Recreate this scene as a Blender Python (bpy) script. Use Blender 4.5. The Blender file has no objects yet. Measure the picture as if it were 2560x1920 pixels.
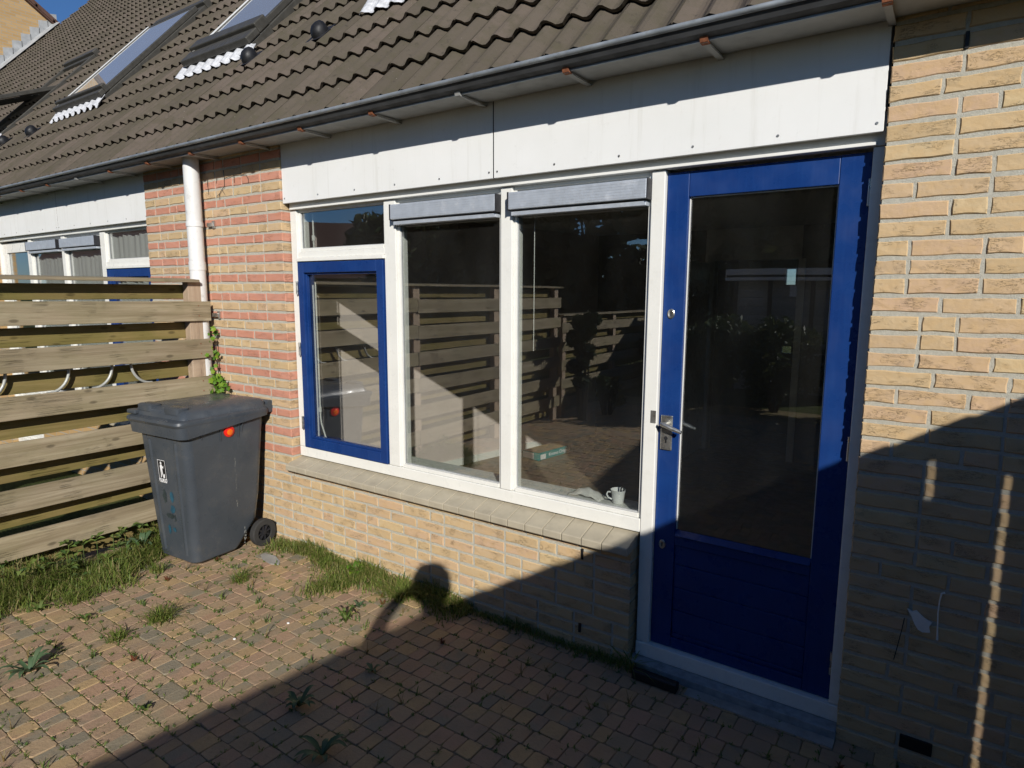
import bpy, math, random
import numpy as np
from mathutils import Vector, Matrix

random.seed(7)
rng = np.random.default_rng(7)
sc = bpy.context.scene
col = sc.collection
R = math.radians

# ------------------------------------------------------------------ camera, sky, sun, exposure
CAM = Vector((0.24567, -2.74959, 1.83223))
CR = Vector((0.82462034, 0.56567209, 0.00404696))
CU = Vector((-0.08380042, 0.11508043, 0.98981513))
CF = Vector((-0.55944506, 0.81656083, -0.14230122))
FPX, PW, PH = 1586.94, 2560.0, 1920.0
cd = bpy.data.cameras.new('camera')
cam = bpy.data.objects.new('camera', cd)
col.objects.link(cam)
cd.sensor_width = 36.0
cd.lens = FPX / PW * 36.0
cd.clip_start = 0.02
cd.clip_end = 2000.0
m = Matrix((CR, CU, -CF)).transposed().to_4x4()
m.translation = CAM
cam.matrix_world = m
sc.camera = cam

SUN = Vector((0.92, -1.0, 0.635)).normalized()          # towards the sun
w = bpy.data.worlds.new('World')
sc.world = w
w.use_nodes = True
nt = w.node_tree
nt.nodes.clear()
sky = nt.nodes.new('ShaderNodeTexSky')
sky.sky_type = 'NISHITA'
sky.sun_disc = False
sky.sun_elevation = math.asin(SUN.z)
sky.sun_rotation = math.atan2(SUN.x, SUN.y)
sky.air_density = 1.0
sky.dust_density = 0.0
sky.altitude = 600.0
sky.ozone_density = 9.0
bg = nt.nodes.new('ShaderNodeBackground')
bg.inputs[1].default_value = 0.076
out = nt.nodes.new('ShaderNodeOutputWorld')
nt.links.new(sky.outputs[0], bg.inputs[0])
nt.links.new(bg.outputs[0], out.inputs[0])

ld = bpy.data.lights.new('sun', 'SUN')
ld.energy = 4.6
ld.angle = R(0.53)
ld.color = (1.0, 0.96, 0.90)
sun = bpy.data.objects.new('sun', ld)
col.objects.link(sun)
sun.rotation_euler = (-SUN).to_track_quat('-Z', 'Y').to_euler()
sun.location = (8, -9, 9)

sc.view_settings.view_transform = 'Standard'
sc.view_settings.look = 'None'
sc.view_settings.exposure = 0.1
sc.view_settings.gamma = 1.0
sc.render.engine = 'CYCLES'
sc.cycles.max_bounces = 6
sc.cycles.diffuse_bounces = 2
sc.cycles.glossy_bounces = 3
sc.cycles.transparent_max_bounces = 10
sc.cycles.caustics_reflective = False
sc.cycles.caustics_refractive = False
sc.cycles.use_denoising = True
sc.cycles.use_adaptive_sampling = True
sc.cycles.adaptive_threshold = 0.02


def project(p):
    d = Vector(p) - CAM
    z = d.dot(CF)
    if z <= 0.05:
        return None
    return (PW / 2 + FPX * d.dot(CR) / z, PH / 2 - FPX * d.dot(CU) / z, z)


def in_frame(p, mg=40):
    q = project(p)
    return q is not None and -mg < q[0] < PW + mg and -mg < q[1] < PH + mg


# ------------------------------------------------------------------ materials
class N:
    """small helper round a node tree"""
    def __init__(s, name, rough=0.6, metal=0.0, spec=0.4):
        s.m = bpy.data.materials.new(name)
        s.m.use_nodes = True
        s.t = s.m.node_tree
        s.b = s.t.nodes['Principled BSDF']
        s.b.inputs['Roughness'].default_value = rough
        s.b.inputs['Metallic'].default_value = metal
        s.b.inputs['Specular IOR Level'].default_value = spec
        s._pos = None

    def n(s, kind, **kw):
        o = s.t.nodes.new(kind)
        for k, v in kw.items():
            setattr(o, k, v)
        return o

    def l(s, a, b):
        s.t.links.new(a, b)

    def pos(s):
        if s._pos is None:
            s._pos = s.n('ShaderNodeNewGeometry').outputs['Position']
        return s._pos

    def rnd(s, src):
        if src == 'object':
            return s.n('ShaderNodeObjectInfo').outputs['Random']
        return s.n('ShaderNodeNewGeometry').outputs['Random Per Island']

    def math(s, op, a, b=None, clamp=False):
        o = s.n('ShaderNodeMath', operation=op, use_clamp=clamp)
        for i, x in enumerate((a, b)):
            if x is None:
                continue
            if isinstance(x, (int, float)):
                o.inputs[i].default_value = x
            else:
                s.l(x, o.inputs[i])
        return o.outputs[0]

    def coords(s, scale=(1, 1, 1), offset=None):
        v = s.pos()
        if offset is not None:
            c = s.n('ShaderNodeCombineXYZ')
            o = s.math('MULTIPLY', offset, 57.0)
            for i in range(3):
                s.l(o, c.inputs[i])
            a = s.n('ShaderNodeVectorMath', operation='ADD')
            s.l(v, a.inputs[0])
            s.l(c.outputs[0], a.inputs[1])
            v = a.outputs[0]
        mm = s.n('ShaderNodeVectorMath', operation='MULTIPLY')
        s.l(v, mm.inputs[0])
        mm.inputs[1].default_value = scale
        return mm.outputs[0]

    def noise(s, scale, detail=3.0, vec=None, rough=0.55, dist=0.0):
        o = s.n('ShaderNodeTexNoise')
        o.inputs['Scale'].default_value = scale
        o.inputs['Detail'].default_value = detail
        o.inputs['Roughness'].default_value = rough
        o.inputs['Distortion'].default_value = dist
        s.l(vec if vec is not None else s.pos(), o.inputs['Vector'])
        return o.outputs['Fac']

    def ramp(s, fac, stops, mode='LINEAR'):
        o = s.n('ShaderNodeValToRGB')
        cr = o.color_ramp
        cr.interpolation = mode
        while len(cr.elements) < len(stops):
            cr.elements.new(0.5)
        for e, (p, c) in zip(cr.elements, stops):
            e.position = p
            e.color = tuple(c) + (1,) if len(c) == 3 else c
        s.l(fac, o.inputs[0])
        return o.outputs[0]

    def mix(s, fac, a, b, mode='MIX'):
        o = s.n('ShaderNodeMix', data_type='RGBA', blend_type=mode)
        for sock, x in ((o.inputs['Factor'], fac), (o.inputs['A'], a), (o.inputs['B'], b)):
            if isinstance(x, (int, float)):
                sock.default_value = x
            elif isinstance(x, tuple):
                sock.default_value = x + (1,)
            else:
                s.l(x, sock)
        return o.outputs['Result']

    def step(s, fac, lo, hi, a=0.0, b=1.0):
        o = s.n('ShaderNodeMapRange', interpolation_type='SMOOTHSTEP')
        s.l(fac, o.inputs[0])
        o.inputs[1].default_value = lo
        o.inputs[2].default_value = hi
        o.inputs[3].default_value = a
        o.inputs[4].default_value = b
        return o.outputs[0]

    def base(s, c):
        if isinstance(c, tuple):
            s.b.inputs['Base Color'].default_value = c + (1,)
        else:
            s.l(c, s.b.inputs['Base Color'])

    def rough(s, f):
        s.l(f, s.b.inputs['Roughness'])

    def bump(s, h, strength=0.4, dist=0.01):
        o = s.n('ShaderNodeBump')
        o.inputs['Strength'].default_value = strength
        o.inputs['Distance'].default_value = dist
        s.l(h, o.inputs['Height'])
        s.l(o.outputs[0], s.b.inputs['Normal'])


def plain(name, c, rough=0.5, metal=0.0, spec=0.4, var=0.12, scale=14.0, bump=0.0, bscale=80.0, dirt=None, rv=0.12):
    """painted or moulded surface: slight mottling, uneven gloss, optional dirt"""
    k = N(name, rough, metal, spec)
    f = k.noise(scale, 5.0)
    dark = tuple(x * (1 - var) for x in c)
    lite = tuple(min(1.0, x * (1 + var * 0.5)) for x in c)
    cc = k.ramp(f, [(0.3, dark), (0.7, lite)])
    if dirt:
        g = k.step(k.noise(dirt[1], 6.0, rough=0.7), 0.52, 0.72)
        cc = k.mix(k.math('MULTIPLY', g, dirt[2]), cc, dirt[0])
    k.base(cc)
    r = k.step(k.noise(scale * 2.3, 4.0), 0.3, 0.7, max(0.02, rough - rv), min(1, rough + rv))
    k.rough(r)
    if bump:
        k.bump(k.noise(bscale, 4.0), bump, 0.004)
    return k.m


def brick_mat(name, cols, src, crack=1.0):
    k = N(name, 0.9, spec=0.15)
    r = k.rnd(src)
    cc = k.ramp(r, [(i / (len(cols) - 1), c) for i, c in enumerate(cols)])
    f = k.noise(24.0, 4.0, k.coords((1, 1, 1.6), r))
    cc = k.mix(k.step(f, 0.3, 0.75, 0.0, 0.55), cc, tuple(min(1, x * y) for x, y in zip(cols[0], (1.12, 1.02, 0.85))))
    g = k.noise(170.0, 3.0)
    cc = k.mix(k.step(g, 0.55, 0.8, 0.0, 0.25), cc, tuple(x * 0.55 for x in cols[1]))
    # creases of the hand-moulded face: thin broken folds, mostly level
    n1 = k.noise(1.0, 4.0, k.coords((22, 22, 95), r), 0.6, 1.4)
    d = k.math('ABSOLUTE', k.math('SUBTRACT', n1, 0.5))
    line = k.step(d, 0.004, 0.03, 1.0, 0.0)
    msk = k.step(k.noise(11.0, 2.0, k.coords((1, 1, 1.5), r)), 0.5, 0.62)
    cr = k.math('MULTIPLY', k.math('MULTIPLY', line, msk), crack)
    cc = k.mix(k.math('MULTIPLY', cr, 0.62), cc, tuple(x * 0.28 for x in cols[0]))
    stn = k.step(k.noise(2.6, 6.0, None, 0.7), 0.55, 0.78, 0.0, 0.4)
    cc = k.mix(stn, cc, tuple(x * 0.62 for x in cols[1]))
    k.base(cc)
    h = k.math('ADD', k.math('MULTIPLY', k.noise(45.0, 6.0), 0.8), k.math('MULTIPLY', k.noise(400.0, 2.0), 0.2))
    h = k.math('SUBTRACT', h, k.math('MULTIPLY', cr, 1.4))
    k.bump(h, 0.55, 0.006)
    return k.m


def wood_mat(name, c1, c2, c3, axis, src='object', green=0.0, gcol=(0.16, 0.15, 0.045)):
    """weathered softwood, grain along one axis"""
    k = N(name, 0.85, spec=0.2)
    r = k.rnd(src)
    s = [38.0, 38.0, 38.0]
    s[axis] = 1.3
    v = k.coords(tuple(s), r)
    g = k.noise(1.0, 5.0, v, 0.65, 0.8)
    s2 = [9.0, 9.0, 9.0]
    s2[axis] = 0.9
    b = k.noise(1.0, 3.0, k.coords(tuple(s2), r), 0.5, 0.4)
    cc = k.ramp(g, [(0.25, c3), (0.5, c1), (0.75, c2)])
    cc = k.mix(k.step(b, 0.35, 0.7, 0.0, 0.5), cc, c3)
    tint = k.ramp(r, [(0.0, (0.84, 0.84, 0.84)), (1.0, (1.1, 1.08, 1.03))])
    cc = k.mix(1.0, cc, tint, 'MULTIPLY')
    if green:
        gg = k.step(k.noise(3.0, 5.0, k.coords((1, 1, 2.5), r)), 0.38, 0.68, 0.0, green)
        cc = k.mix(gg, cc, gcol)
    st_ = k.step(k.noise(4.0, 5.0, k.coords((1, 0.5, 1.2), r), 0.7), 0.58, 0.78, 0.0, 0.6)
    cc = k.mix(st_, cc, tuple(x * 0.42 for x in c1))
    # knots
    s3 = [11.0, 11.0, 11.0]
    s3[axis] = 4.6
    vo = k.n('ShaderNodeTexVoronoi')
    vo.inputs['Scale'].default_value = 1.0
    k.l(k.coords(tuple(s3), r), vo.inputs['Vector'])
    kn = k.step(vo.outputs['Distance'], 0.07, 0.16, 1.0, 0.0)
    cc = k.mix(k.math('MULTIPLY', kn, 0.6), cc, tuple(x * 0.35 for x in c3))
    # drying cracks
    s4 = [120.0, 120.0, 120.0]
    s4[axis] = 1.7
    n2 = k.noise(1.0, 2.0, k.coords(tuple(s4), r), 0.5, 0.3)
    ck = k.step(k.math('ABSOLUTE', k.math('SUBTRACT', n2, 0.5)), 0.0, 0.02, 1.0, 0.0)
    ck = k.math('MULTIPLY', ck, k.step(k.noise(5.0, 2.0), 0.52, 0.62))
    cc = k.mix(k.math('MULTIPLY', ck, 0.6), cc, tuple(x * 0.3 for x in c3))
    k.base(cc)
    k.bump(k.math('SUBTRACT', g, ck), 0.55, 0.005)
    return k.m


def leaf_mat(name, cols, src='island', rough=0.5, trans=0.25):
    k = N(name, rough, spec=0.25)
    cc = k.ramp(k.rnd(src), [(i / (len(cols) - 1), c) for i, c in enumerate(cols)])
    k.base(cc)
    tr = k.n('ShaderNodeBsdfTranslucent')
    k.l(cc, tr.inputs[0])
    mx = k.n('ShaderNodeMixShader')
    mx.inputs[0].default_value = trans
    k.l(k.b.outputs[0], mx.inputs[1])
    k.l(tr.outputs[0], mx.inputs[2])
    k.l(mx.outputs[0], k.t.nodes['Material Output'].inputs[0])
    return k.m


def glass_mat(name, gain=0.46, base=0.012, tint=(0.93, 0.95, 0.94), smear=True, sky_haze=0.0):
    """double glazing: clear, with the reflection of several panes and a little grime"""
    k = N(name)
    t = k.t
    t.nodes.remove(k.b)
    tr = k.n('ShaderNodeBsdfTransparent')
    tr.inputs[0].default_value = tint + (1,)
    gl = k.n('ShaderNodeBsdfGlossy')
    gl.inputs['Roughness'].default_value = 0.0
    gl.inputs[0].default_value = (0.97, 0.98, 1.0, 1)
    bw = k.n('ShaderNodeBump')
    bw.inputs['Strength'].default_value = 0.25
    bw.inputs['Distance'].default_value = 0.0012
    k.l(k.noise(2.2, 1.0), bw.inputs['Height'])
    k.l(bw.outputs[0], gl.inputs['Normal'])
    fr = k.n('ShaderNodeFresnel')
    io = k.n('ShaderNodeMix', data_type='FLOAT')
    k.l(k.n('ShaderNodeNewGeometry').outputs['Backfacing'], io.inputs['Factor'])
    io.inputs['A'].default_value = 1.5
    io.inputs['B'].default_value = 1.0 / 1.5
    k.l(io.outputs['Result'], fr.inputs[0])
    f = k.math('MULTIPLY', k.math('SUBTRACT', 1.0, k.math('POWER', 2.71828, k.math('MULTIPLY', fr.outputs[0], -9.0))), gain)
    f = k.math('ADD', f, base, True)
    mx = k.n('ShaderNodeMixShader')
    k.l(f, mx.inputs[0])
    k.l(tr.outputs[0], mx.inputs[1])
    k.l(gl.outputs[0], mx.inputs[2])
    last = mx.outputs[0]
    if smear:
        df = k.n('ShaderNodeBsdfDiffuse')
        df.inputs[0].default_value = (0.55, 0.55, 0.52, 1)
        sp = k.step(k.noise(60.0, 4.0, rough=0.8), 0.68, 0.76, 0.0, 0.22)
        hz = k.step(k.noise(3.0, 5.0, k.coords((1, 1, 0.35))), 0.35, 0.75, 0.002, 0.013)
        m2 = k.n('ShaderNodeMixShader')
        k.l(k.math('ADD', k.math('ADD', sp, hz), sky_haze), m2.inputs[0])  # last term: even pale film painted in for bright sky reflection
        k.l(last, m2.inputs[1])
        k.l(df.outputs[0], m2.inputs[2])
        last = m2.outputs[0]
    k.l(last, t.nodes['Material Output'].inputs[0])
    return k.m


BUFF = [(0.50, 0.37, 0.215), (0.56, 0.415, 0.24), (0.56, 0.385, 0.25), (0.57, 0.44, 0.25), (0.52, 0.375, 0.235)]
RED = [(0.50, 0.235, 0.165), (0.56, 0.275, 0.20), (0.52, 0.25, 0.175)]
M = {}
M['brick'] = brick_mat('buff brick', BUFF, 'object')
M['brick_i'] = brick_mat('buff brick field', BUFF, 'island')
M['red'] = brick_mat('red brick', RED, 'object', 0.5)
M['red_i'] = brick_mat('red brick field', RED, 'island', 0.5)


def mortar():
    k = N('mortar', 0.95, spec=0.1)
    f = k.noise(90.0, 5.0, rough=0.7)
    cc = k.ramp(f, [(0.3, (0.40, 0.385, 0.32)), (0.7, (0.54, 0.515, 0.43))])
    k.base(cc)
    k.bump(k.noise(260.0, 4.0, rough=0.7), 0.7, 0.005)
    return k.m


M['mortar'] = mortar()
M['white'] = plain('white gloss paint', (0.80, 0.79, 0.73), 0.35, var=0.04, scale=6, dirt=((0.5, 0.48, 0.42), 16.0, 0.14), bump=0.06, bscale=40)
M['panel'] = None


def fascia_mat():
    k = N('white fascia board', 0.5, spec=0.4)
    cc = k.ramp(k.noise(3.0, 4.0), [(0.3, (0.765, 0.765, 0.735)), (0.7, (0.81, 0.81, 0.785))])
    sk_ = k.step(k.noise(1.0, 5.0, k.coords((26, 26, 1.6)), 0.65), 0.52, 0.78, 0.0, 0.35)
    cc = k.mix(sk_, cc, (0.56, 0.55, 0.49))
    dt = k.step(k.noise(14.0, 6.0, None, 0.75), 0.60, 0.74, 0.0, 0.3)
    cc = k.mix(dt, cc, (0.5, 0.49, 0.44))
    k.base(cc)
    k.bump(k.noise(2.5, 2.0), 0.25, 0.01)
    return k.m


M['panel'] = fascia_mat()


def blue_paint():
    k = N('blue gloss paint', 0.3, spec=0.4)
    f = k.noise(5.0, 5.0, None, 0.6)
    cc = k.ramp(f, [(0.3, (0.007, 0.033, 0.15)), (0.7, (0.010, 0.045, 0.185))])
    br_ = k.noise(1.0, 3.0, k.coords((70, 70, 3.0)), 0.5, 0.2)
    cc = k.mix(k.step(br_, 0.45, 0.7, 0.0, 0.25), cc, (0.014, 0.056, 0.205))
    wr_ = k.step(k.noise(38.0, 5.0, None, 0.75), 0.70, 0.76, 0.0, 0.5)
    cc = k.mix(wr_, cc, (0.07, 0.11, 0.22))
    k.base(cc)
    k.rough(k.step(k.noise(9.0, 5.0), 0.3, 0.7, 0.2, 0.5))
    k.bump(k.math('ADD', br_, k.math('MULTIPLY', k.noise(50.0, 3.0), 0.5)), 0.12, 0.003)
    return k.m


M['blue'] = blue_paint()
M['alu'] = plain('aluminium', (0.50, 0.54, 0.59), 0.42, 0.3, var=0.1, scale=20, dirt=((0.75, 0.76, 0.78), 14.0, 0.4))
M['steel'] = plain('brushed steel', (0.55, 0.54, 0.5), 0.35, 0.9, var=0.1)
M['darkmetal'] = plain('dark metal', (0.03, 0.03, 0.035), 0.5, 0.3)
M['zinc'] = plain('zinc gutter', (0.33, 0.36, 0.38), 0.5, 0.45, var=0.3, scale=9, dirt=((0.16, 0.16, 0.15), 20.0, 0.5))
M['gutter_shade'] = plain('gutter face with painted shade', (0.06, 0.062, 0.064), 0.7, 0.0, var=0.3, scale=9, dirt=((0.06, 0.06, 0.058), 20.0, 0.5))  # shade on the downturned zinc front is put into this dark colour
M['soffit'] = plain('grey soffit', (0.36, 0.36, 0.34), 0.6, var=0.15, scale=7, dirt=((0.22, 0.21, 0.18), 8.0, 0.5))
M['rust'] = plain('rust', (0.28, 0.10, 0.045), 0.85, var=0.5, scale=60, bump=0.4)
M['lead'] = plain('pale lead flashing', (0.60, 0.61, 0.63), 0.55, 0.1, var=0.3, scale=30, dirt=((0.3, 0.3, 0.3), 12.0, 0.4), bump=0.5, bscale=25)
M['greylead'] = plain('grey lead', (0.42, 0.43, 0.43), 0.6, 0.2, var=0.25, scale=6)
M['pvc'] = plain('white downpipe plastic', (0.72, 0.72, 0.70), 0.4, var=0.06, scale=5, dirt=((0.35, 0.34, 0.3), 18.0, 0.4))
M['black'] = plain('black plastic', (0.012, 0.012, 0.013), 0.5)
M['bin'] = plain('dark grey bin plastic', (0.056, 0.066, 0.078), 0.32, var=0.16, scale=5, dirt=((0.10, 0.095, 0.085), 5.0, 0.55), bump=0.08, bscale=350)
M['tyre'] = plain('rubber', (0.035, 0.034, 0.032), 0.85, var=0.2)
M['print'] = plain('white print', (0.8, 0.8, 0.8), 0.5, var=0.05)
M['paintblue'] = plain('faded blue paint', (0.02, 0.085, 0.13), 0.5, var=0.4, scale=40)
M['paintdark'] = plain('faded dark paint', (0.028, 0.04, 0.042), 0.5, var=0.4, scale=40)
M['redlens'] = plain('red reflector', (0.75, 0.02, 0.012), 0.25, var=0.05)
M['orangelens'] = plain('orange reflector', (0.9, 0.16, 0.01), 0.25, var=0.05)
M['glass'] = glass_mat('window glass')
M['skyglass'] = glass_mat('roof window glass', 0.6, 0.3, (0.7, 0.72, 0.73), True, 0.22)  # closing value pales the panes in place of reflected bright sky
M['wood_f'] = wood_mat('weathered fence board', (0.32, 0.265, 0.18), (0.43, 0.37, 0.27), (0.18, 0.14, 0.088), 1, green=0.35, gcol=(0.21, 0.19, 0.095))
M['wood_r'] = wood_mat('algae covered fence board', (0.25, 0.19, 0.075), (0.30, 0.235, 0.11), (0.16, 0.12, 0.045), 1, green=0.6, gcol=(0.15, 0.135, 0.035))
M['wood_p'] = wood_mat('fence post wood', (0.47, 0.36, 0.26), (0.55, 0.44, 0.33), (0.33, 0.24, 0.17), 2)
M['wood_s'] = wood_mat('screen board wood', (0.12, 0.09, 0.06), (0.17, 0.13, 0.09), (0.08, 0.06, 0.04), 2)
M['wood_x'] = wood_mat('shed board', (0.42, 0.42, 0.40), (0.5, 0.5, 0.48), (0.33, 0.33, 0.31), 0)
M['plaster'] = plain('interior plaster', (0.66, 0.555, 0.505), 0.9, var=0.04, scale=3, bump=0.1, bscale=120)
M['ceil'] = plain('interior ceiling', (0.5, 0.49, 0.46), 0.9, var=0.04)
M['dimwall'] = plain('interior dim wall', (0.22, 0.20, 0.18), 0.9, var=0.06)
M['laminate'] = plain('laminate floor', (0.19, 0.15, 0.10), 0.4, var=0.2, scale=6)
M['teal'] = plain('teal carton', (0.01, 0.22, 0.21), 0.5, var=0.06)
M['carton'] = plain('white carton', (0.7, 0.7, 0.68), 0.5, var=0.05)
M['boardtop'] = plain('brown carton', (0.36, 0.27, 0.16), 0.7, var=0.15)
M['china'] = plain('white china', (0.80, 0.80, 0.77), 0.15, var=0.02)
M['cloth'] = plain('white crochet', (0.72, 0.70, 0.64), 0.95, var=0.2, scale=220, bump=0.8, bscale=240)
M['curtain'] = leaf_mat('net curtain', [(0.80, 0.80, 0.76), (0.72, 0.73, 0.70)], 'object', 0.9, 0.2)
M['stone'] = plain('pale threshold stone', (0.30, 0.32, 0.33), 0.8, var=0.3, scale=25, bump=0.4, bscale=90)
M['concrete'] = plain('concrete', (0.34, 0.33, 0.30), 0.9, var=0.25, scale=12, bump=0.4)
M['silltile'] = plain('sand coloured sill tile', (0.44, 0.39, 0.29), 0.55, var=0.12, scale=10, dirt=((0.30, 0.26, 0.19), 9.0, 0.5), bump=0.15, bscale=150)
M['pebble'] = plain('white pebble', (0.8, 0.79, 0.75), 0.6)
M['hose'] = plain('grey pipe', (0.42, 0.43, 0.40), 0.45, 0.2, var=0.15)
M['bark'] = plain('bark', (0.07, 0.055, 0.04), 0.95, var=0.4, scale=20, bump=0.8, bscale=40)
M['jacket'] = plain('dark jacket', (0.03, 0.035, 0.05), 0.9, var=0.2, bump=0.3)
M['skin'] = plain('skin', (0.48, 0.28, 0.2), 0.55, var=0.06)
M['hair'] = plain('dark hair', (0.03, 0.02, 0.015), 0.7)
M['jeans'] = plain('jeans', (0.04, 0.06, 0.12), 0.9, var=0.2)
M['tilecap'] = plain('clay capping', (0.11, 0.06, 0.045), 0.9, var=0.3)
M['warmwood'] = plain('varnished pine', (0.42, 0.22, 0.06), 0.5, var=0.2)


def roof_tile_mat(src):
    k = N('concrete roof tile ' + src, 0.92, spec=0.12)
    r = k.rnd(src)
    cc = k.ramp(r, [(0.0, (0.088, 0.074, 0.057)), (0.5, (0.112, 0.093, 0.072)), (1.0, (0.130, 0.104, 0.084))])
    f = k.noise(7.0, 6.0, None, 0.7)
    cc = k.mix(k.step(f, 0.40, 0.70, 0, 0.6), cc, (0.075, 0.068, 0.042))
    f2 = k.noise(26.0, 5.0, None, 0.75)
    cc = k.mix(k.step(f2, 0.56, 0.72, 0, 0.6), cc, (0.045, 0.040, 0.033))
    lich = k.step(k.noise(75.0, 3.0, None, 0.6), 0.72, 0.76, 0, 0.7)
    cc = k.mix(lich, cc, (0.42, 0.39, 0.33))
    k.base(cc)
    k.bump(k.noise(120.0, 5.0, None, 0.7), 0.5, 0.006)
    return k.m


M['tile'] = roof_tile_mat('object')
M['tile_i'] = roof_tile_mat('island')
M['underlay'] = plain('roof underlay', (0.02, 0.018, 0.016), 0.95)


def paver_mat(src):
    k = N('tumbled paver ' + src, 0.9, spec=0.15)
    r = k.rnd(src)
    st = [(0.0, (0.230, 0.224, 0.190)), (0.14, (0.276, 0.259, 0.207)), (0.15, (0.460, 0.305, 0.230)), (0.32, (0.437, 0.293, 0.213)),
          (0.33, (0.529, 0.385, 0.207)), (0.50, (0.494, 0.356, 0.201)), (0.51, (0.460, 0.345, 0.230)), (0.76, (0.414, 0.310, 0.213)),
          (0.77, (0.333, 0.282, 0.207)), (1.0, (0.414, 0.287, 0.213))]
    cc = k.ramp(r, st)
    f = k.noise(9.0, 4.0, k.coords((1, 1, 1), r))
    alt = k.ramp(k.math('FRACT', k.math('MULTIPLY', r, 7.3)), [(0.0, (0.22, 0.215, 0.18)), (0.5, (0.46, 0.31, 0.17)), (1.0, (0.40, 0.25, 0.2))])
    cc = k.mix(k.step(f, 0.45, 0.68, 0, 0.75), cc, alt)
    cc = k.mix(0.2, cc, (0.37, 0.285, 0.19))
    big = k.step(k.noise(1.7, 5.0, None, 0.6), 0.35, 0.7, 0.0, 0.35)
    cc = k.mix(big, cc, (0.27, 0.225, 0.15))
    g = k.noise(220.0, 4.0, None, 0.7)
    cc = k.mix(k.step(g, 0.5, 0.75, 0, 0.35), cc, (0.2, 0.17, 0.13))
    dd = k.step(k.noise(18.0, 6.0, None, 0.7), 0.55, 0.75, 0, 0.5)
    cc = k.mix(dd, cc, (0.24, 0.205, 0.125))
    cc = k.mix(1.0, cc, (0.93, 0.885, 0.80), 'MULTIPLY')
    k.base(cc)
    k.bump(k.math('ADD', k.noise(60.0, 5.0), k.math('MULTIPLY', g, 0.4)), 0.45, 0.006)
    return k.m


M['paver'] = paver_mat('object')
M['paver_i'] = paver_mat('island')


def soil():
    k = N('jointing sand and moss', 1.0, spec=0.05)
    a = k.ramp(k.noise(40.0, 6.0, None, 0.7), [(0.3, (0.17, 0.13, 0.08)), (0.7, (0.33, 0.26, 0.17))])
    b = k.step(k.noise(14.0, 5.0, None, 0.65), 0.46, 0.62, 0, 0.8)
    k.base(k.mix(b, a, (0.19, 0.18, 0.05)))
    k.bump(k.noise(180.0, 5.0, None, 0.7), 0.8, 0.008)
    return k.m


M['soil'] = soil()


def lawn():
    k = N('rough lawn', 1.0, spec=0.05)
    k.base(k.ramp(k.noise(2.0, 8.0, None, 0.7), [(0.3, (0.03, 0.045, 0.014)), (0.7, (0.09, 0.10, 0.035))]))
    k.bump(k.noise(60.0, 5.0), 0.8, 0.02)
    return k.m


M['lawn'] = lawn()
M['grass'] = leaf_mat('grass blade', [(0.08, 0.125, 0.022), (0.14, 0.20, 0.035), (0.21, 0.25, 0.055), (0.11, 0.165, 0.03), (0.24, 0.22, 0.07), (0.36, 0.29, 0.14)])
M['weed'] = leaf_mat('weed leaf', [(0.06, 0.12, 0.03), (0.12, 0.18, 0.04), (0.17, 0.20, 0.05), (0.09, 0.14, 0.05)])
M['redweed'] = leaf_mat('red weed leaf', [(0.20, 0.055, 0.025), (0.15, 0.06, 0.03), (0.16, 0.13, 0.04)])
M['greyweed'] = leaf_mat('grey green leaf', [(0.08, 0.14, 0.065), (0.12, 0.17, 0.09)])
M['dryweed'] = leaf_mat('dry stalk', [(0.30, 0.22, 0.10), (0.24, 0.17, 0.07), (0.2, 0.2, 0.07)])
M['ivy'] = leaf_mat('ivy leaf', [(0.05, 0.12, 0.015), (0.12, 0.24, 0.02), (0.22, 0.32, 0.03)])
M['hedge'] = leaf_mat('hedge leaf', [(0.03, 0.055, 0.015), (0.05, 0.075, 0.022), (0.09, 0.10, 0.04)])
M['treeleaf'] = leaf_mat('tree leaf', [(0.035, 0.055, 0.018), (0.06, 0.08, 0.028), (0.09, 0.10, 0.04)], trans=0.3)
M['conifer'] = leaf_mat('conifer spray', [(0.03, 0.045, 0.02), (0.055, 0.07, 0.03)], trans=0.2)


def far_brick():
    k = N('far brickwork', 0.9, spec=0.1)
    b = k.n('ShaderNodeTexBrick')
    b.inputs['Scale'].default_value = 1.0
    b.inputs['Brick Width'].default_value = 0.22
    b.inputs['Row Height'].default_value = 0.068
    b.inputs['Mortar Size'].default_value = 0.006
    b.inputs['Color1'].default_value = (0.42, 0.27, 0.12, 1)
    b.inputs['Color2'].default_value = (0.50, 0.335, 0.165, 1)
    b.inputs['Mortar'].default_value = (0.36, 0.32, 0.25, 1)
    sp = k.n('ShaderNodeSeparateXYZ')
    k.l(k.pos(), sp.inputs[0])
    c = k.n('ShaderNodeCombineXYZ')
    k.l(k.math('ADD', sp.outputs[0], sp.outputs[1]), c.inputs[0])
    k.l(sp.outputs[2], c.inputs[1])
    k.l(c.outputs[0], b.inputs['Vector'])
    k.base(b.outputs[0])
    k.bump(b.outputs['Fac'], -0.4, 0.01)
    return k.m


M['farbrick'] = far_brick()


# ------------------------------------------------------------------ objects
def link(o):
    col.objects.link(o)
    return o


def tag(o, label=None, cat=None, group=None, kind=None):
    if label:
        o['label'] = label
    if cat:
        o['category'] = cat
    if group:
        o['group'] = group
    if kind:
        o['kind'] = kind
    return o


def empty(name, loc=(0, 0, 0)):
    o = link(bpy.data.objects.new(name, None))
    o.location = loc
    o.empty_display_size = 0.2
    return o


def adopt(c, p):
    """parent c under p so that c keeps world coordinates (parents are only ever translated)"""
    c.parent = p
    if p.type == 'EMPTY':
        c.matrix_parent_inverse = Matrix.Translation(-Vector(p.location))
    return c


def mesh_obj(name, me, parent=None, mat=None):
    o = link(bpy.data.objects.new(name, me))
    if mat is not None and not me.materials:
        me.materials.append(mat)
    if parent is not None:
        adopt(o, parent)
    return o


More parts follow.
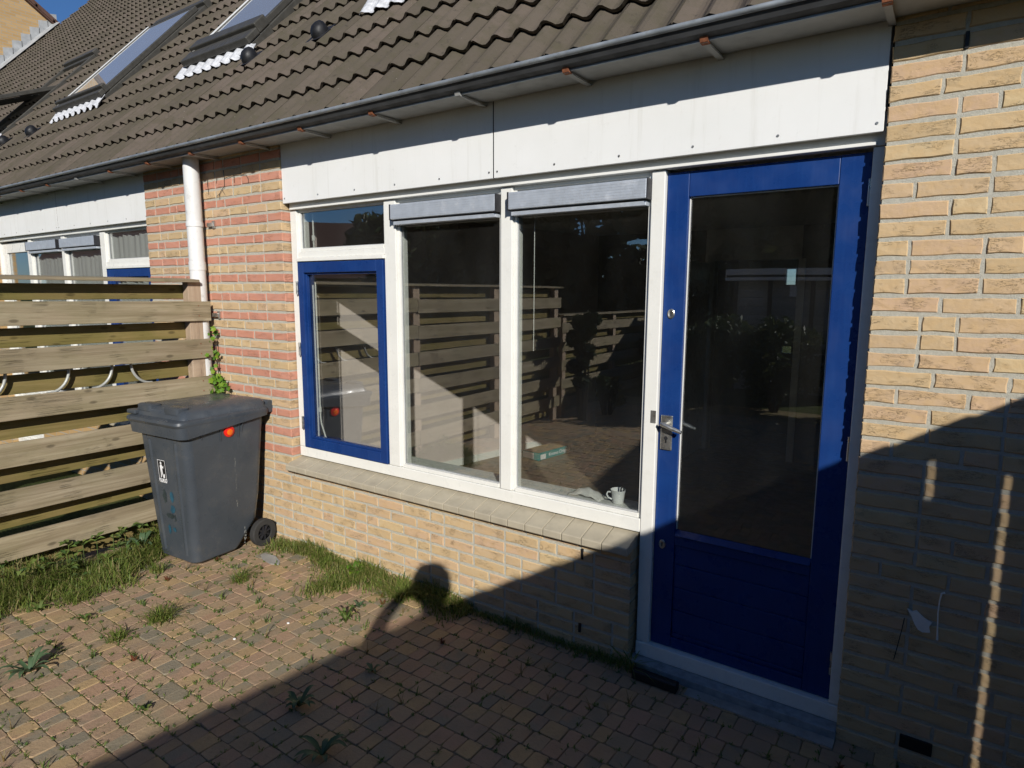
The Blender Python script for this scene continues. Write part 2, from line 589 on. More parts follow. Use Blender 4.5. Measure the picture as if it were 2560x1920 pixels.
class MB:
    def __init__(s):
        s.v = []
        s.f = []

    def add(s, v, f):
        o = len(s.v)
        s.v += [tuple(p) for p in v]
        s.f += [tuple(i + o for i in q) for q in f]
        return s

    def box(s, x0, x1, y0, y1, z0, z1):
        x0, x1 = min(x0, x1), max(x0, x1)
        y0, y1 = min(y0, y1), max(y0, y1)
        z0, z1 = min(z0, z1), max(z0, z1)
        return s.add([(x0, y0, z0), (x1, y0, z0), (x1, y1, z0), (x0, y1, z0), (x0, y0, z1), (x1, y0, z1), (x1, y1, z1), (x0, y1, z1)],
                     [(0, 3, 2, 1), (4, 5, 6, 7), (0, 1, 5, 4), (1, 2, 6, 5), (2, 3, 7, 6), (3, 0, 4, 7)])

    def prism(s, poly, a, b, axis):
        """poly: 2-D outline; extruded from a to b along axis (0,1,2)"""
        n = len(poly)

        def p(q, t):
            r = list(q)
            r.insert(axis, t)
            return r
        vs = [p(q, a) for q in poly] + [p(q, b) for q in poly]
        fs = [tuple(range(n))[::-1], tuple(range(n, 2 * n))] + [(i, (i + 1) % n, n + (i + 1) % n, n + i) for i in range(n)]
        return s.add(vs, fs)

    def cyl(s, p0, p1, r0, r1=None, n=12, caps=True):
        return s.tube([p0, p1], [r0, r0 if r1 is None else r1], n, caps)

    def tube(s, pts, r, n=8, caps=True):
        pts = [Vector(p) for p in pts]
        rs = r if isinstance(r, (list, tuple)) else [r] * len(pts)
        vs, fs = [], []
        up = None
        for i, p in enumerate(pts):
            t = (pts[min(i + 1, len(pts) - 1)] - pts[max(i - 1, 0)]).normalized()
            if up is None or abs(up.dot(t)) > 0.99:
                up = Vector((0, 0, 1)) if abs(t.z) < 0.9 else Vector((1, 0, 0))
            a = t.cross(up).normalized()
            b = a.cross(t).normalized()
            up = b
            for k in range(n):
                g = 2 * math.pi * k / n
                vs.append(p + (a * math.cos(g) + b * math.sin(g)) * rs[i])
        for i in range(len(pts) - 1):
            for k in range(n):
                fs.append((i * n + k, i * n + (k + 1) % n, (i + 1) * n + (k + 1) % n, (i + 1) * n + k))
        if caps:
            fs.append(tuple(range(n)))
            fs.append(tuple(range((len(pts) - 1) * n, len(pts) * n))[::-1])
        return s.add(vs, fs)

    def loft(s, rings, caps=True):
        n = len(rings[0])
        vs = [p for r in rings for p in r]
        fs = []
        for i in range(len(rings) - 1):
            for k in range(n):
                fs.append((i * n + k, i * n + (k + 1) % n, (i + 1) * n + (k + 1) % n, (i + 1) * n + k))
        if caps:
            fs.append(tuple(range(n))[::-1])
            fs.append(tuple(range((len(rings) - 1) * n, len(rings) * n)))
        return s.add(vs, fs)

    def mesh(s, name, mat=None, smooth=False):
        me = bpy.data.meshes.new(name)
        me.from_pydata(s.v, [], s.f)
        me.update()
        if mat is not None:
            me.materials.append(mat)
        if smooth:
            me.polygons.foreach_set('use_smooth', [True] * len(me.polygons))
        return me

    def build(s, name, mat, parent=None, smooth=False, bevel=0.0, seg=2, auto=None):
        me = s.mesh(name, mat, smooth or auto is not None)
        import bmesh
        bm = bmesh.new()
        bm.from_mesh(me)
        bmesh.ops.recalc_face_normals(bm, faces=bm.faces)
        bm.to_mesh(me)
        bm.free()
        if auto is not None:
            try:
                me.set_sharp_from_angle(angle=R(auto))
            except Exception:
                pass
        o = mesh_obj(name, me, parent)
        if bevel:
            b = o.modifiers.new('bevel', 'BEVEL')
            b.width = bevel
            b.segments = seg
            b.limit_method = 'ANGLE'
            b.angle_limit = R(40)
        return o


def box(name, mat, parent, x0, x1, y0, y1, z0, z1, bevel=0.002):
    return MB().box(x0, x1, y0, y1, z0, z1).build(name, mat, parent, bevel=bevel)


def rrect(cx, cy, hx, hy, r, z, n=5):
    """rounded rectangle ring at height z"""
    pts = []
    for qx, qy, a0 in ((1, 1, 0), (-1, 1, 90), (-1, -1, 180), (1, -1, 270)):
        for i in range(n):
            a = R(a0 + 90 * i / (n - 1))
            pts.append((cx + qx * (hx - r) + r * math.cos(a), cy + qy * (hy - r) + r * math.sin(a), z))
    return pts


def text_mesh(body, size, name, mat, bold=0.0, extrude=0.0005):
    cu = bpy.data.curves.new('lettering', 'FONT')
    cu.body = body
    cu.size = size
    cu.align_x = 'CENTER'
    cu.extrude = extrude
    cu.offset = bold
    o = bpy.data.objects.new('lettering', cu)
    col.objects.link(o)
    dg = bpy.context.evaluated_depsgraph_get()
    me = bpy.data.meshes.new_from_object(o.evaluated_get(dg))
    bpy.data.objects.remove(o)
    bpy.data.curves.remove(cu)
    me.name = name
    me.materials.clear()
    me.materials.append(mat)
    return me


# ------------------------------------------------------------------ ground
g = MB()
g.add([(-400, -400, -0.06), (400, -400, -0.06), (400, 400, -0.06), (-400, 400, -0.06)], [(0, 1, 2, 3)])
tag(g.build('ground', M['lawn']), 'rough green ground beyond the paved yard', 'ground', kind='structure')

patio = MB().add([(-4.62, -7.6, -0.0042), (2.6, -7.6, -0.0042), (2.6, 0.05, -0.0042), (-4.62, 0.05, -0.0042)], [(0, 1, 2, 3)]).build('patio', M['soil'])
tag(patio, 'mixed colour tumbled paving in straight rows with mossy joints', 'paving', kind='structure')


def paver_mesh(seed):
    rr = random.Random(seed)
    out_, mid = [], []
    c = 0.008
    for qx, qy, a0 in ((1, 1, 0), (-1, 1, 90), (-1, -1, 180), (1, -1, 270)):
        for i in range(2):
            a = R(a0 + 90 * i)
            x = qx * (0.5 - 0.085) + 0.085 * math.cos(a) + rr.uniform(-0.02, 0.02)
            y = qy * (0.5 - 0.085) + 0.085 * math.sin(a) + rr.uniform(-0.02, 0.02)
            out_.append((x, y))
    k = MB()
    n = 8
    lo = [(x, y, -0.05) for x, y in out_]
    md = [(x, y, -0.0024) for x, y in out_]
    tp = [(x * 0.95, y * 0.95, rr.uniform(-0.001, 0.001)) for x, y in out_]
    k.add(lo + md + tp, [(i, (i + 1) % n, n + (i + 1) % n, n + i) for i in range(n)] + [(n + i, n + (i + 1) % n, 2 * n + (i + 1) % n, 2 * n + i) for i in range(n)] + [tuple(range(2 * n, 3 * n))])
    return k


PAV = [paver_mesh(100 + i) for i in range(6)]
PAVM = [p.mesh('paver', M['paver']) for p in PAV]
cells = []
for j in range(-8, 62):
    y1 = -0.771 - 0.098 * j + 0.098
    y0 = y1 - 0.098
    if y1 > 0.06:
        continue
    rr = random.Random(j * 13 + 5)
    x = -4.60 + rr.uniform(-0.08, 0)
    while x < 2.4:
        wd = rr.choice((0.064, 0.070, 0.075, 0.079, 0.086, 0.100))
        # nothing under the dado, door stone or the other walls
        cells.append((x + wd / 2, (y0 + y1) / 2, wd, 0.098, rr.random(), rr.uniform(-0.0025, 0.0025), rr.uniform(-0.02, 0.02), rr.uniform(-0.02, 0.02), rr.randrange(6)))
        x += wd
vis = []
for i, c in enumerate(cells):
    q = project((c[0], c[1], 0))
    if q and -20 < q[0] < PW + 20 and -20 < q[1] < PH + 30 and c[1] < 0.01:
        vis.append((c[2] / q[2] / q[2], i))
vis.sort(reverse=True)
near = {i for _, i in vis[:300]}
field = MB()
for i, c in enumerate(cells):
    cx, cy, wd, hd, rv, dz, tx, ty, var = c
    if i in near:
        o = mesh_obj('paver', PAVM[var], patio)
        o.location = (cx, cy, dz)
        o.scale = (wd - 0.0035, hd - 0.003, 1)
        o.rotation_euler = (tx * 0.6, ty * 0.6, (rv - 0.5) * 0.04)
    else:
        vv = [(cx + x * (wd - 0.0035), cy + y * (hd - 0.003), z + dz + tx * y * 0.06 + ty * x * 0.05) for x, y, z in PAV[var].v]
        field.add(vv, PAV[var].f)
o = field.build('paver_field', M['paver_i'], patio)
o['kind'] = 'stuff'

# ------------------------------------------------------------------ brickwork
ZC, PITCH = 0.159, 0.0681


def zrow(k):
    return ZC + PITCH * k


def brick_shape(L, seed, h=0.0535, d=0.1):
    """one hand-moulded brick: lower left front corner at the origin, wavering arrises"""
    rr = random.Random(seed)
    o2 = []
    for x, z in ((0, 0), (L * 0.33, 0), (L * 0.68, 0), (L, 0), (L, h * 0.5), (L, h), (L * 0.64, h), (L * 0.3, h), (0, h), (0, h * 0.5)):
        jx = rr.uniform(-0.0022, 0.0022)
        jz = rr.uniform(-0.0026, 0.0026)
        o2.append((x + jx, z + jz))
    cx, cz = L / 2, h / 2
    n = 10
    k = MB()
    back = [(x, d, z) for x, z in o2]
    mid = [(x, 0.0045, z) for x, z in o2]
    fr = []
    for x, z in o2:
        fr.append((x - math.copysign(min(abs(x - cx), 0.004), x - cx), rr.uniform(-0.0012, 0.0012), z - math.copysign(min(abs(z - cz), 0.004), z - cz)))
    k.add(back + mid + fr, [(n + i, n + (i + 1) % n, (i + 1) % n, i) for i in range(n)] + [(2 * n + i, 2 * n + (i + 1) % n, n + (i + 1) % n, n + i) for i in range(n)] + [tuple(range(2 * n, 3 * n))])
    return k


BR = {}
for kind in ('b', 'r'):
    for Lc in (0.1, 0.155, 0.21):
        for s_ in range(4):
            k = brick_shape(Lc, hash((kind, int(Lc * 1000), s_)) % 9973 + s_)
            BR[(kind, Lc, s_)] = (k, k.mesh('brick' if kind == 'b' else 'red_brick', M['brick' if kind == 'b' else 'red']))


def course(x0, x1, seed, start=None):
    """wild bond between two ends: list of (x, length)"""
    rr = random.Random(seed)
    out_ = []
    x = x0
    first = True
    since = 0
    while x < x1 - 0.02:
        rem = x1 - x
        if rem < 0.225:
            L = rem
        else:
            if first and start is not None:
                L = start
            else:
                L = 0.21 if (rr.random() < 0.72 or since == 0) else 0.1
            if rem - L - 0.0105 < 0.06:
                L = rem if rem < 0.22 else 0.1
        since = since + 1 if L > 0.15 else 0
        out_.append((x, min(L, rem)))
        x += L + 0.0105
        first = False
    return out_


def lay(bricks, k, wall, red=False, stuff=None, sidx=0, flip=None):
    for x, L in bricks:
        if flip is not None:
            x = flip - x - L
        base = min((0.1, 0.155, 0.21), key=lambda q: abs(q - L))
        shp, me = BR[('r' if red else 'b', base, random.randrange(4))]
        z = zrow(k) - 0.0268 + random.uniform(-0.0012, 0.0012)
        sx = L / base
        y = random.uniform(-0.002, 0.002)
        if stuff is not None and not in_frame((x + L / 2, 0, z), 10):
            stuff[1 if red else 0].add([(x + a * sx, b + y, z + c) for a, b, c in shp.v], shp.f)
        else:
            o = mesh_obj('red_brick' if red else 'brick', me, wall)
            o.location = (x, y, z)
            o.scale = (sx, 1, 1)


# ------------------------------------------------------------------ the house
XL = -4.435          # party line with the left neighbour
house = empty('brick_house', (-1.8, 1.0, 0.0))
tag(house, 'house in buff brick with white window frame, blue glazed door and white fascia boards', 'house')

# mortar cores stand 6 mm behind the brick faces
wr = MB().box(0.005, 2.4, 0.0045, 0.1, -0.1, 2.85).build('wall', M['mortar'], house)
rest = (MB(), MB())
for k in range(-2, 40):
    st = {0: 0.21, 1: 0.21, 2: 0.155}[k % 3]
    st = random.Random(k * 7).choice((0.21, 0.155, 0.21, 0.1))
    if k in (1,):
        seq = course(0.0, 2.4, 300 + k, st)
    else:
        seq = course(0.0, 2.4, 300 + k, st)
    lay(seq, k, wr, False, rest)
rest[0].build('brick_field', M['brick_i'], wr)['kind'] = 'stuff'

wp = MB().box(XL, -3.537, 0.0045, 0.1, -0.1, 2.85).build('wall', M['mortar'], house)
wd_ = MB().box(-3.52, -0.937, 0.0047, 0.1, -0.1, 0.585).build('wall', M['mortar'], house)
for k in range(-2, 40):
    if k <= 5:
        seq = course(XL, -0.932, 700 + k)
        seqp = [b for b in seq if b[0] + b[1] / 2 < -3.532]
        seqd = [b for b in seq if b[0] + b[1] / 2 >= -3.532]
        lay(seqp, k, wp)
        lay(seqd, k, wd_)
    else:
        st = random.Random(k * 3).choice((0.21, 0.155, 0.21))
        lay(course(3.532, -XL, 900 + k, st), k, wp, k % 2 == 0 and k >= 8, None, 0, 0.0)
        if k == 6:
            lay(course(-3.532 + 0.0105, -0.932, 990 + k), k, wd_)

# weep holes, grille, air brick
box('weep_hole', M['black'], wr, 0.211, 0.222, -0.004, 0.02, 2.655, 2.71, 0.001)
box('weep_hole', M['black'], wd_, -1.205, -1.193, -0.004, 0.02, 0.485, 0.54, 0.001)
box('weep_hole', M['black'], wd_, -1.212, -1.198, -0.004, 0.02, 0.085, 0.135, 0.001)
gv = box('air_grille', M['darkmetal'], wp, -3.875, -3.765, -0.01, 0.02, 0.078, 0.135, 0.002)
for i in range(5):
    box('slat', M['black'], gv, -3.868, -3.772, -0.013, -0.0095, 0.084 + i * 0.0105, 0.089 + i * 0.0105, 0.0)
ga = box('air_brick', M['black'], wr, 0.222, 0.33, -0.005, 0.02, 0.066, 0.118, 0.002)

# white paint splash and drip on the right wall
sp = MB()
pts = [(0.205, 0.640), (0.222, 0.632), (0.236, 0.640), (0.262, 0.618), (0.288, 0.606), (0.280, 0.588), (0.286, 0.566), (0.262, 0.560), (0.246, 0.566), (0.232, 0.588), (0.222, 0.612)]
sp.add([(x, -0.0035 - 0.001 * (i % 2), z) for i, (x, z) in enumerate(pts)] + [(x, 0.004, z) for x, z in pts],
       [tuple(range(11))] + [(i, (i + 1) % 11, 11 + (i + 1) % 11, 11 + i) for i in range(11)])
sp.build('paint_splash', M['white'], wr)
MB().tube([(0.318, -0.004, 0.735), (0.308, -0.005, 0.73), (0.304, -0.005, 0.70), (0.303, -0.004, 0.65), (0.306, -0.005, 0.60), (0.309, -0.004, 0.545)], [0.004, 0.0035, 0.0025, 0.0025, 0.0025, 0.0045], 6).build('paint_drip', M['white'], wr)
MB().tube([(0.2, -0.004, 0.60), (0.195, -0.006, 0.55), (0.185, -0.005, 0.47), (0.178, -0.005, 0.42)], 0.0016, 5).build('thin_wire', M['black'], wr)


# ------------------------------------------------------------------ window and door fronts
def front(h, mx, mirror, detail=True, door_col='blue'):
    """window frame, casement, panes, vents, door and fascia of one house; mx maps x"""
    def bx(name, mat, parent, x0, x1, y0, y1, z0, z1, bevel=0.003):
        return box(name, mat, parent, mx(x0), mx(x1), y0, y1, z0, z1, bevel)
    W_ = M['white']
    FY, FB = 0.06, 0.165
    fr = MB()
    fr.box(mx(-3.52), mx(-3.455), FY, FB, 0.742, 2.378)
    fr.box(mx(-3.52), mx(-0.919), FY, FB, 0.672, 0.740)
    fr.box(mx(-2.625), mx(-2.530), FY + 0.0005, FB, 0.742, 2.378)
    fr.box(mx(-1.757), mx(-1.683), FY + 0.0005, FB, 0.742, 2.378)
    fr.box(mx(-0.917), mx(-0.853), FY, FB, 0.112, 2.378)
    fr.box(mx(-0.042), mx(0.0), FY, FB, 0.112, 2.378)
    fr.box(mx(-0.917), mx(0.0), FY - 0.008, FB, 0.039, 0.110)
    frame = fr.build('window_frame', W_, h, bevel=0.004)
    hd = MB()
    hd.box(mx(-3.52), mx(0.0), FY - 0.004, FB, 2.380, 2.50)
    hd.build('frame_head', W_, h, bevel=0.003)
    bx('drip_moulding', W_, h, -3.50, -0.03, FY - 0.018, FY - 0.0045, 2.381, 2.393, 0.002)
    # transom rail with its small drip, over the casement
    tr = MB()
    tr.box(mx(-3.4545), mx(-2.6255), FY + 0.002, FB, 2.060, 2.100)
    tr.box(mx(-3.4545), mx(-2.6255), FY - 0.014, FB, 2.036, 2.059)
    tr.build('transom_rail', W_, h, bevel=0.003)
    # glazing beads and panes
    for nm, x0, x1, z0, z1 in (('fanlight', -3.4545, -2.6255, 2.101, 2.3795), ('pane', -2.5295, -1.7575, 0.741, 2.3795), ('pane', -1.6825, -0.9175, 0.741, 2.3795)):
        zt = z1 if nm == 'fanlight' else 2.245
        gl = bx('window_pane', M['glass'], h, x0 + 0.012, x1 - 0.012, 0.094, 0.098, z0 + 0.012, zt - 0.012 if nm == 'fanlight' else zt, 0.0)
        b = MB()
        b.box(mx(x0), mx(x0 + 0.018), 0.078, 0.0935, z0, z1)
        b.box(mx(x1 - 0.018), mx(x1), 0.078, 0.0935, z0, z1)
        b.box(mx(x0 + 0.018), mx(x1 - 0.018), 0.070, 0.0935, z0, z0 + 0.022)
        b.box(mx(x0 + 0.018), mx(x1 - 0.018), 0.078, 0.0935, z1 - 0.018, z1)
        b.build('glazing_bead', W_, gl, bevel=0.002)
        s_ = MB()
        for q0, q1, r0, r1 in ((x0 + 0.018, x0 + 0.023, z0 + 0.022, z1 - 0.018), (x1 - 0.023, x1 - 0.018, z0 + 0.022, z1 - 0.018)):
            s_.box(mx(q0), mx(q1), 0.0885, 0.0933, r0, r1)
        s_.box(mx(x0 + 0.0235), mx(x1 - 0.0235), 0.0885, 0.0933, z0 + 0.022, z0 + 0.027)
        s_.build('glazing_seal', M['greylead'], gl)
        if nm == 'pane':
            bx('vent_filler', W_, h, x0 + 0.0185, x1 - 0.0185, 0.086, 0.13, 2.246, 2.3615, 0.0)
            v = bx('vent_box', M['alu'], h, x0 + 0.006, x1 - 0.004, 0.012, 0.077, 2.256, 2.342, 0.004)
            for e0, e1 in ((x0 - 0.001, x0 + 0.005), (x1 - 0.003, x1 + 0.003)):
                bx('end_cap', M['darkmetal'], v, e0, e1, 0.010, 0.0775, 2.252, 2.344, 0.002)
            for i in range(6):
                bx('ridge', M['alu'], v, x0 + 0.008, x1 - 0.006, 0.0113, 0.0119, 2.266 + i * 0.0125, 2.269 + i * 0.0125, 0.0)
            bx('vent_flap', M['alu'], v, x0 + 0.012, x1 - 0.012, 0.030, 0.077, 2.226, 2.247, 0.003)
    # blue casement
    x0, x1, z0, z1 = -3.452, -2.634, 0.744, 2.030
    s, sv = 0.058, 0.070
    leaf = MB()
    leaf.box(mx(x0), mx(x0 + s), 0.050, 0.115, z0, z1)
    leaf.box(mx(x1 - s), mx(x1), 0.050, 0.115, z0, z1)
    leaf.box(mx(x0 + s), mx(x1 - s), 0.0505, 0.115, z0, z0 + sv)
    leaf.box(mx(x0 + s), mx(x1 - s), 0.0505, 0.115, z1 - sv, z1)
    cs = leaf.build('casement', M['blue'], h, bevel=0.004)
    gb = MB()
    a0, a1, b0, b1 = x0 + s + 0.0002, x1 - s - 0.0002, z0 + sv + 0.0002, z1 - sv - 0.0002
    gb.box(mx(a0), mx(a0 + 0.011), 0.068, 0.0935, b0, b1)
    gb.box(mx(a1 - 0.011), mx(a1), 0.068, 0.0935, b0, b1)
    gb.box(mx(a0 + 0.011), mx(a1 - 0.011), 0.062, 0.0935, b0, b0 + 0.014)
    gb.box(mx(a0 + 0.011), mx(a1 - 0.011), 0.068, 0.0935, b1 - 0.012, b1)
    gb.build('glazing_bead', M['blue'], cs, bevel=0.002)
    bx('casement_pane', M['glass'], cs, a0 + 0.004, a1 - 0.004, 0.094, 0.098, b0 + 0.004, b1 - 0.004, 0.0)
    for zz in (1.86, 1.44, 0.92):
        MB().cyl((mx(-3.456), 0.044, zz - 0.045), (mx(-3.456), 0.044, zz + 0.045), 0.0075, n=10).build('hinge', M['steel'], cs, smooth=False)
    # fascia boards above
    fb = []
    for q0, q1 in ((-3.530, -1.7755), (-1.7685, -0.010)):
        p = bx('fascia_board', M['panel'], h, q0, q1, 0.015, 0.033, 2.4215, 2.808, 0.0015)
        for i in range(6):
            sx = q0 + 0.0225 + (q1 - q0 - 0.045) * i / 5
            MB().cyl((mx(sx), 0.0125, 2.4525), (mx(sx), 0.0155, 2.4525), 0.0052, n=8).build('screw', M['steel'], p)
    bx('joint_shade', M['black'], h, -1.7752, -1.7688, 0.0165, 0.032, 2.4215, 2.808, 0.0)  # black strip added so the open joint reads as shaded
    bx('fascia_backing', M['dimwall'], h, -3.53, -0.004, 0.034, 0.16, 2.502, 2.85, 0.0)
    # sloping sill tiles
    if True:
        n = 23
        for i in range(n):
            xa = -3.545 + 0.1125 * i + 0.006
            xb = xa + 0.106
            if i == n - 1:
                xb = -0.932
            prof = [(0.10, 0.668), (-0.052, 0.622), (-0.056, 0.616), (-0.056, 0.586), (-0.05, 0.580), (0.006, 0.588), (0.10, 0.588)]
            t = MB().prism([(y, z) for y, z in prof], mx(xa), mx(xb), 0).build('sill_tile', M['silltile'], h, bevel=0.0015, seg=1)
        MB().prism([(0.10, 0.660), (-0.046, 0.616), (-0.046, 0.589), (0.10, 0.589)], mx(-3.538), mx(-0.936), 0).build('sill_mortar', M['mortar'], h)
    # door leaf
    D = M[door_col]
    y0, y1 = 0.084, 0.128
    lf = MB()
    lf.box(mx(-0.851), mx(-0.7505), y0, y1, 0.113, 2.366)
    lf.box(mx(-0.1525), mx(-0.0435), y0, y1, 0.113, 2.366)
    lf.box(mx(-0.750), mx(-0.153), y0 + 0.0008, y1, 2.256, 2.3655)
    lf.box(mx(-0.750), mx(-0.153), y0 + 0.0008, y1, 0.113, 0.165)
    lf.box(mx(-0.750), mx(-0.153), y0 + 0.0008, y1, 0.640, 0.695)
    dr = lf.build('door', D, h, bevel=0.003)
    for i, (zA, zB) in enumerate(((0.167, 0.1885), (0.1915, 0.3065), (0.3095, 0.4235), (0.4265, 0.5395), (0.5425, 0.638))):
        bx('door_board', D, dr, -0.7495, -0.1535, y0 + 0.009, y1 - 0.004, zA, zB, 0.004)
    bx('door_core', D, dr, -0.7495, -0.1535, y0 + 0.016, y1 - 0.006, 0.166, 0.639, 0.0)
    MB().prism([(y0 - 0.012, 0.690), (y0 + 0.022, 0.712), (y0 + 0.022, 0.6955), (y0 + 0.0005, 0.6955), (y0 - 0.001, 0.684)], mx(-0.748), mx(-0.155), 0).build('weather_bar', D, dr, bevel=0.001)
    bx('door_pane', M['glass'], dr, -0.7495, -0.1535, 0.108, 0.112, 0.697, 2.2555, 0.0)
    gs = MB()
    gs.box(mx(-0.7495), mx(-0.7455), 0.100, 0.1075, 0.714, 2.255)
    gs.box(mx(-0.1575), mx(-0.1535), 0.100, 0.1075, 0.714, 2.255)
    gs.box(mx(-0.7455), mx(-0.1575), 0.100, 0.1075, 2.251, 2.255)
    gs.build('glazing_seal', M['white'], dr)
    if detail:
        hp = bx('handle_plate', M['steel'], dr, -0.836, -0.780, y0 - 0.011, y0 - 0.0005, 1.100, 1.266, 0.003)
        MB().cyl((mx(-0.808), y0 - 0.0105, 1.226), (mx(-0.808), y0 - 0.05, 1.226), 0.0105, n=14).build('handle_neck', M['steel'], hp, auto=40)
        lv = MB()
        lv.tube([(mx(-0.822), y0 - 0.05, 1.231), (mx(-0.800), y0 - 0.0525, 1.226), (mx(-0.765), y0 - 0.0525, 1.214), (mx(-0.722), y0 - 0.050, 1.201)], [0.0095, 0.0105, 0.0095, 0.0085], 10)
        lv.build('handle_lever', M['steel'], hp, auto=50)
        MB().cyl((mx(-0.808), y0 - 0.0135, 1.158), (mx(-0.808), y0 - 0.0105, 1.158), 0.009, n=12).build('key_cylinder', M['darkmetal'], hp)
        bx('key_slot', M['black'], hp, -0.8115, -0.8045, y0 - 0.0128, y0 - 0.0105, 1.134, 1.158, 0.0)
        li = MB()
        li.tube([(mx(-0.808), 0.1285, 1.226), (mx(-0.808), 0.165, 1.226), (mx(-0.79), 0.17, 1.222), (mx(-0.70), 0.17, 1.198)], [0.009, 0.009, 0.009, 0.0075], 8)
        li.build('inner_lever', M['steel'], dr, auto=50)
        for zz in (1.740, 0.632):
            rs = MB()
            ring = []
            for r_, yy in ((0.0165, y0 - 0.0003), (0.0165, y0 - 0.006), (0.013, y0 - 0.0085), (0.0095, y0 - 0.007)):
                ring.append([(mx(-0.8085) + r_ * math.cos(2 * math.pi * i / 18), yy, zz + 1.35 * r_ * math.sin(2 * math.pi * i / 18)) for i in range(18)])
            ro = rs.loft(ring).build('lock_rosette', M['steel'], dr, auto=50)
            bx('lock_slot', M['darkmetal'], ro, -0.811, -0.806, y0 - 0.0086, y0 - 0.0065, zz - 0.010, zz + 0.010, 0.0)
        for zz in (2.215, 1.215, 0.285):
            MB().cyl((mx(-0.043), y0 - 0.012, zz - 0.05), (mx(-0.043), y0 - 0.012, zz + 0.05), 0.0085, n=10).build('hinge', M['steel'], dr, auto=40)
        st = bx('strike_plate', M['steel'], frame, -0.8815, -0.8555, FY - 0.003, FY + 0.001, 1.225, 1.285, 0.001)
    return frame


front(house, lambda x: x, False)
# inner window board, door stone and the concrete strip below the door
box('window_board', M['white'], house, -3.45, -0.93, 0.168, 0.31, 0.712, 0.738, 0.004)
box('door_stone', M['stone'], house, -0.93, 0.0, -0.012, 0.16, -0.06, 0.0375, 0.004)
box('stone_strip', M['concrete'], house, -0.62, 0.0, -0.075, -0.013, -0.06, 0.004, 0.003)

# ------------------------------------------------------------------ room behind the window
inr = MB().add([(-4.42, 0.17, -0.001), (2.3, 0.17, -0.001), (2.3, 6.2, -0.001), (-4.42, 6.2, -0.001)], [(0, 1, 2, 3)]).build('floor', M['laminate'], house)
MB().add([(-4.42, 0.12, 2.55), (2.3, 0.12, 2.55), (2.3, 6.2, 2.55), (-4.42, 6.2, 2.55)], [(0, 1, 2, 3)]).build('ceiling', M['ceil'], house)
A0, A1 = Vector((-4.40, 0.17, 0)), Vector((-3.50, 4.66, 0))
dn = (A1 - A0).normalized()
nn = Vector((dn.y, -dn.x, 0))


def slab(name, a, b, z0, z1, th, mat, off=0.0):
    a = Vector(a) + nn_(a, b) * off
    b = Vector(b) + nn_(a, b) * off
    n_ = nn_(a, b) * th
    k = MB()
    vs = []
    for z in (z0, z1):
        for p in (a, b, b + n_, a + n_):
            vs.append((p.x, p.y, z))
    k.add(vs, [(0, 1, 2, 3), (4, 5, 6, 7), (0, 1, 5, 4), (1, 2, 6, 5), (2, 3, 7, 6), (3, 0, 4, 7)])
    return k.build(name, mat, house)


def nn_(a, b):
    d = (Vector(b) - Vector(a)).normalized()
    return Vector((d.y, -d.x, 0))


slab('room_wall', A0, A1, -0.05, 2.55, -0.12, M['plaster'])
slab('skirting_board', A0 + dn * 0.05, A1, 0.0, 0.075, 0.014, M['white'])
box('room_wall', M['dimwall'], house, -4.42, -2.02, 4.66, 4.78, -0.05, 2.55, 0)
box('skirting_board', M['white'], house, -3.47, -2.12, 4.646, 4.6595, 0.0, 0.075, 0.002)
bw_ = MB()
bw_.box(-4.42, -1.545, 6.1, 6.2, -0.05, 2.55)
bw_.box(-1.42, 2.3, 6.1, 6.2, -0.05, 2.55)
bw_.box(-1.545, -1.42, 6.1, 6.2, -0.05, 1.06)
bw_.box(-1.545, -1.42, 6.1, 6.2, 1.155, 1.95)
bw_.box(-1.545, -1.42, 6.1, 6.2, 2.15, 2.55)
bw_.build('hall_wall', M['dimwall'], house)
box('hall_pane', M['glass'], house, -1.544, -1.421, 6.148, 6.152, 1.951, 2.149, 0)
box('hall_pane', M['glass'], house, -1.544, -1.421, 6.148, 6.152, 1.061, 1.154, 0)
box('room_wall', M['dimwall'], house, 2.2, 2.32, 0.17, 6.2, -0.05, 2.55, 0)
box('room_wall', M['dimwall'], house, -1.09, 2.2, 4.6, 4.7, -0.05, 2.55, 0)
box('room_wall', M['plaster'], house, -4.42, -3.55, 0.168, 0.30, -0.05, 2.55, 0)
box('room_wall', M['plaster'], house, -3.55, -0.94, 0.101, 0.20, -0.05, 0.71, 0)
box('room_wall', M['plaster'], house, 0.0, 2.3, 0.101, 0.25, -0.05, 2.55, 0)
box('room_wall', M['plaster'], house, -4.42, 2.3, 0.168, 0.25, 2.40, 2.56, 0)
df = MB()
df.box(-2.12, -2.02, 4.62, 4.80, 0, 2.2)
df.box(-1.115, -1.045, 4.58, 4.72, 0, 2.2)
df.box(-2.12, -1.045, 4.6205, 4.7195, 2.2, 2.27)
df.box(-2.12, -1.045, 4.63, 4.71, 2.271, 2.55)
df.build('inner_door_frame', M['white'], house, bevel=0.003)
ind = MB()
ind.box(-2.10, -2.06, 3.82, 4.615, 0.02, 2.18)
ind.build('inner_door', M['white'], house, bevel=0.003)
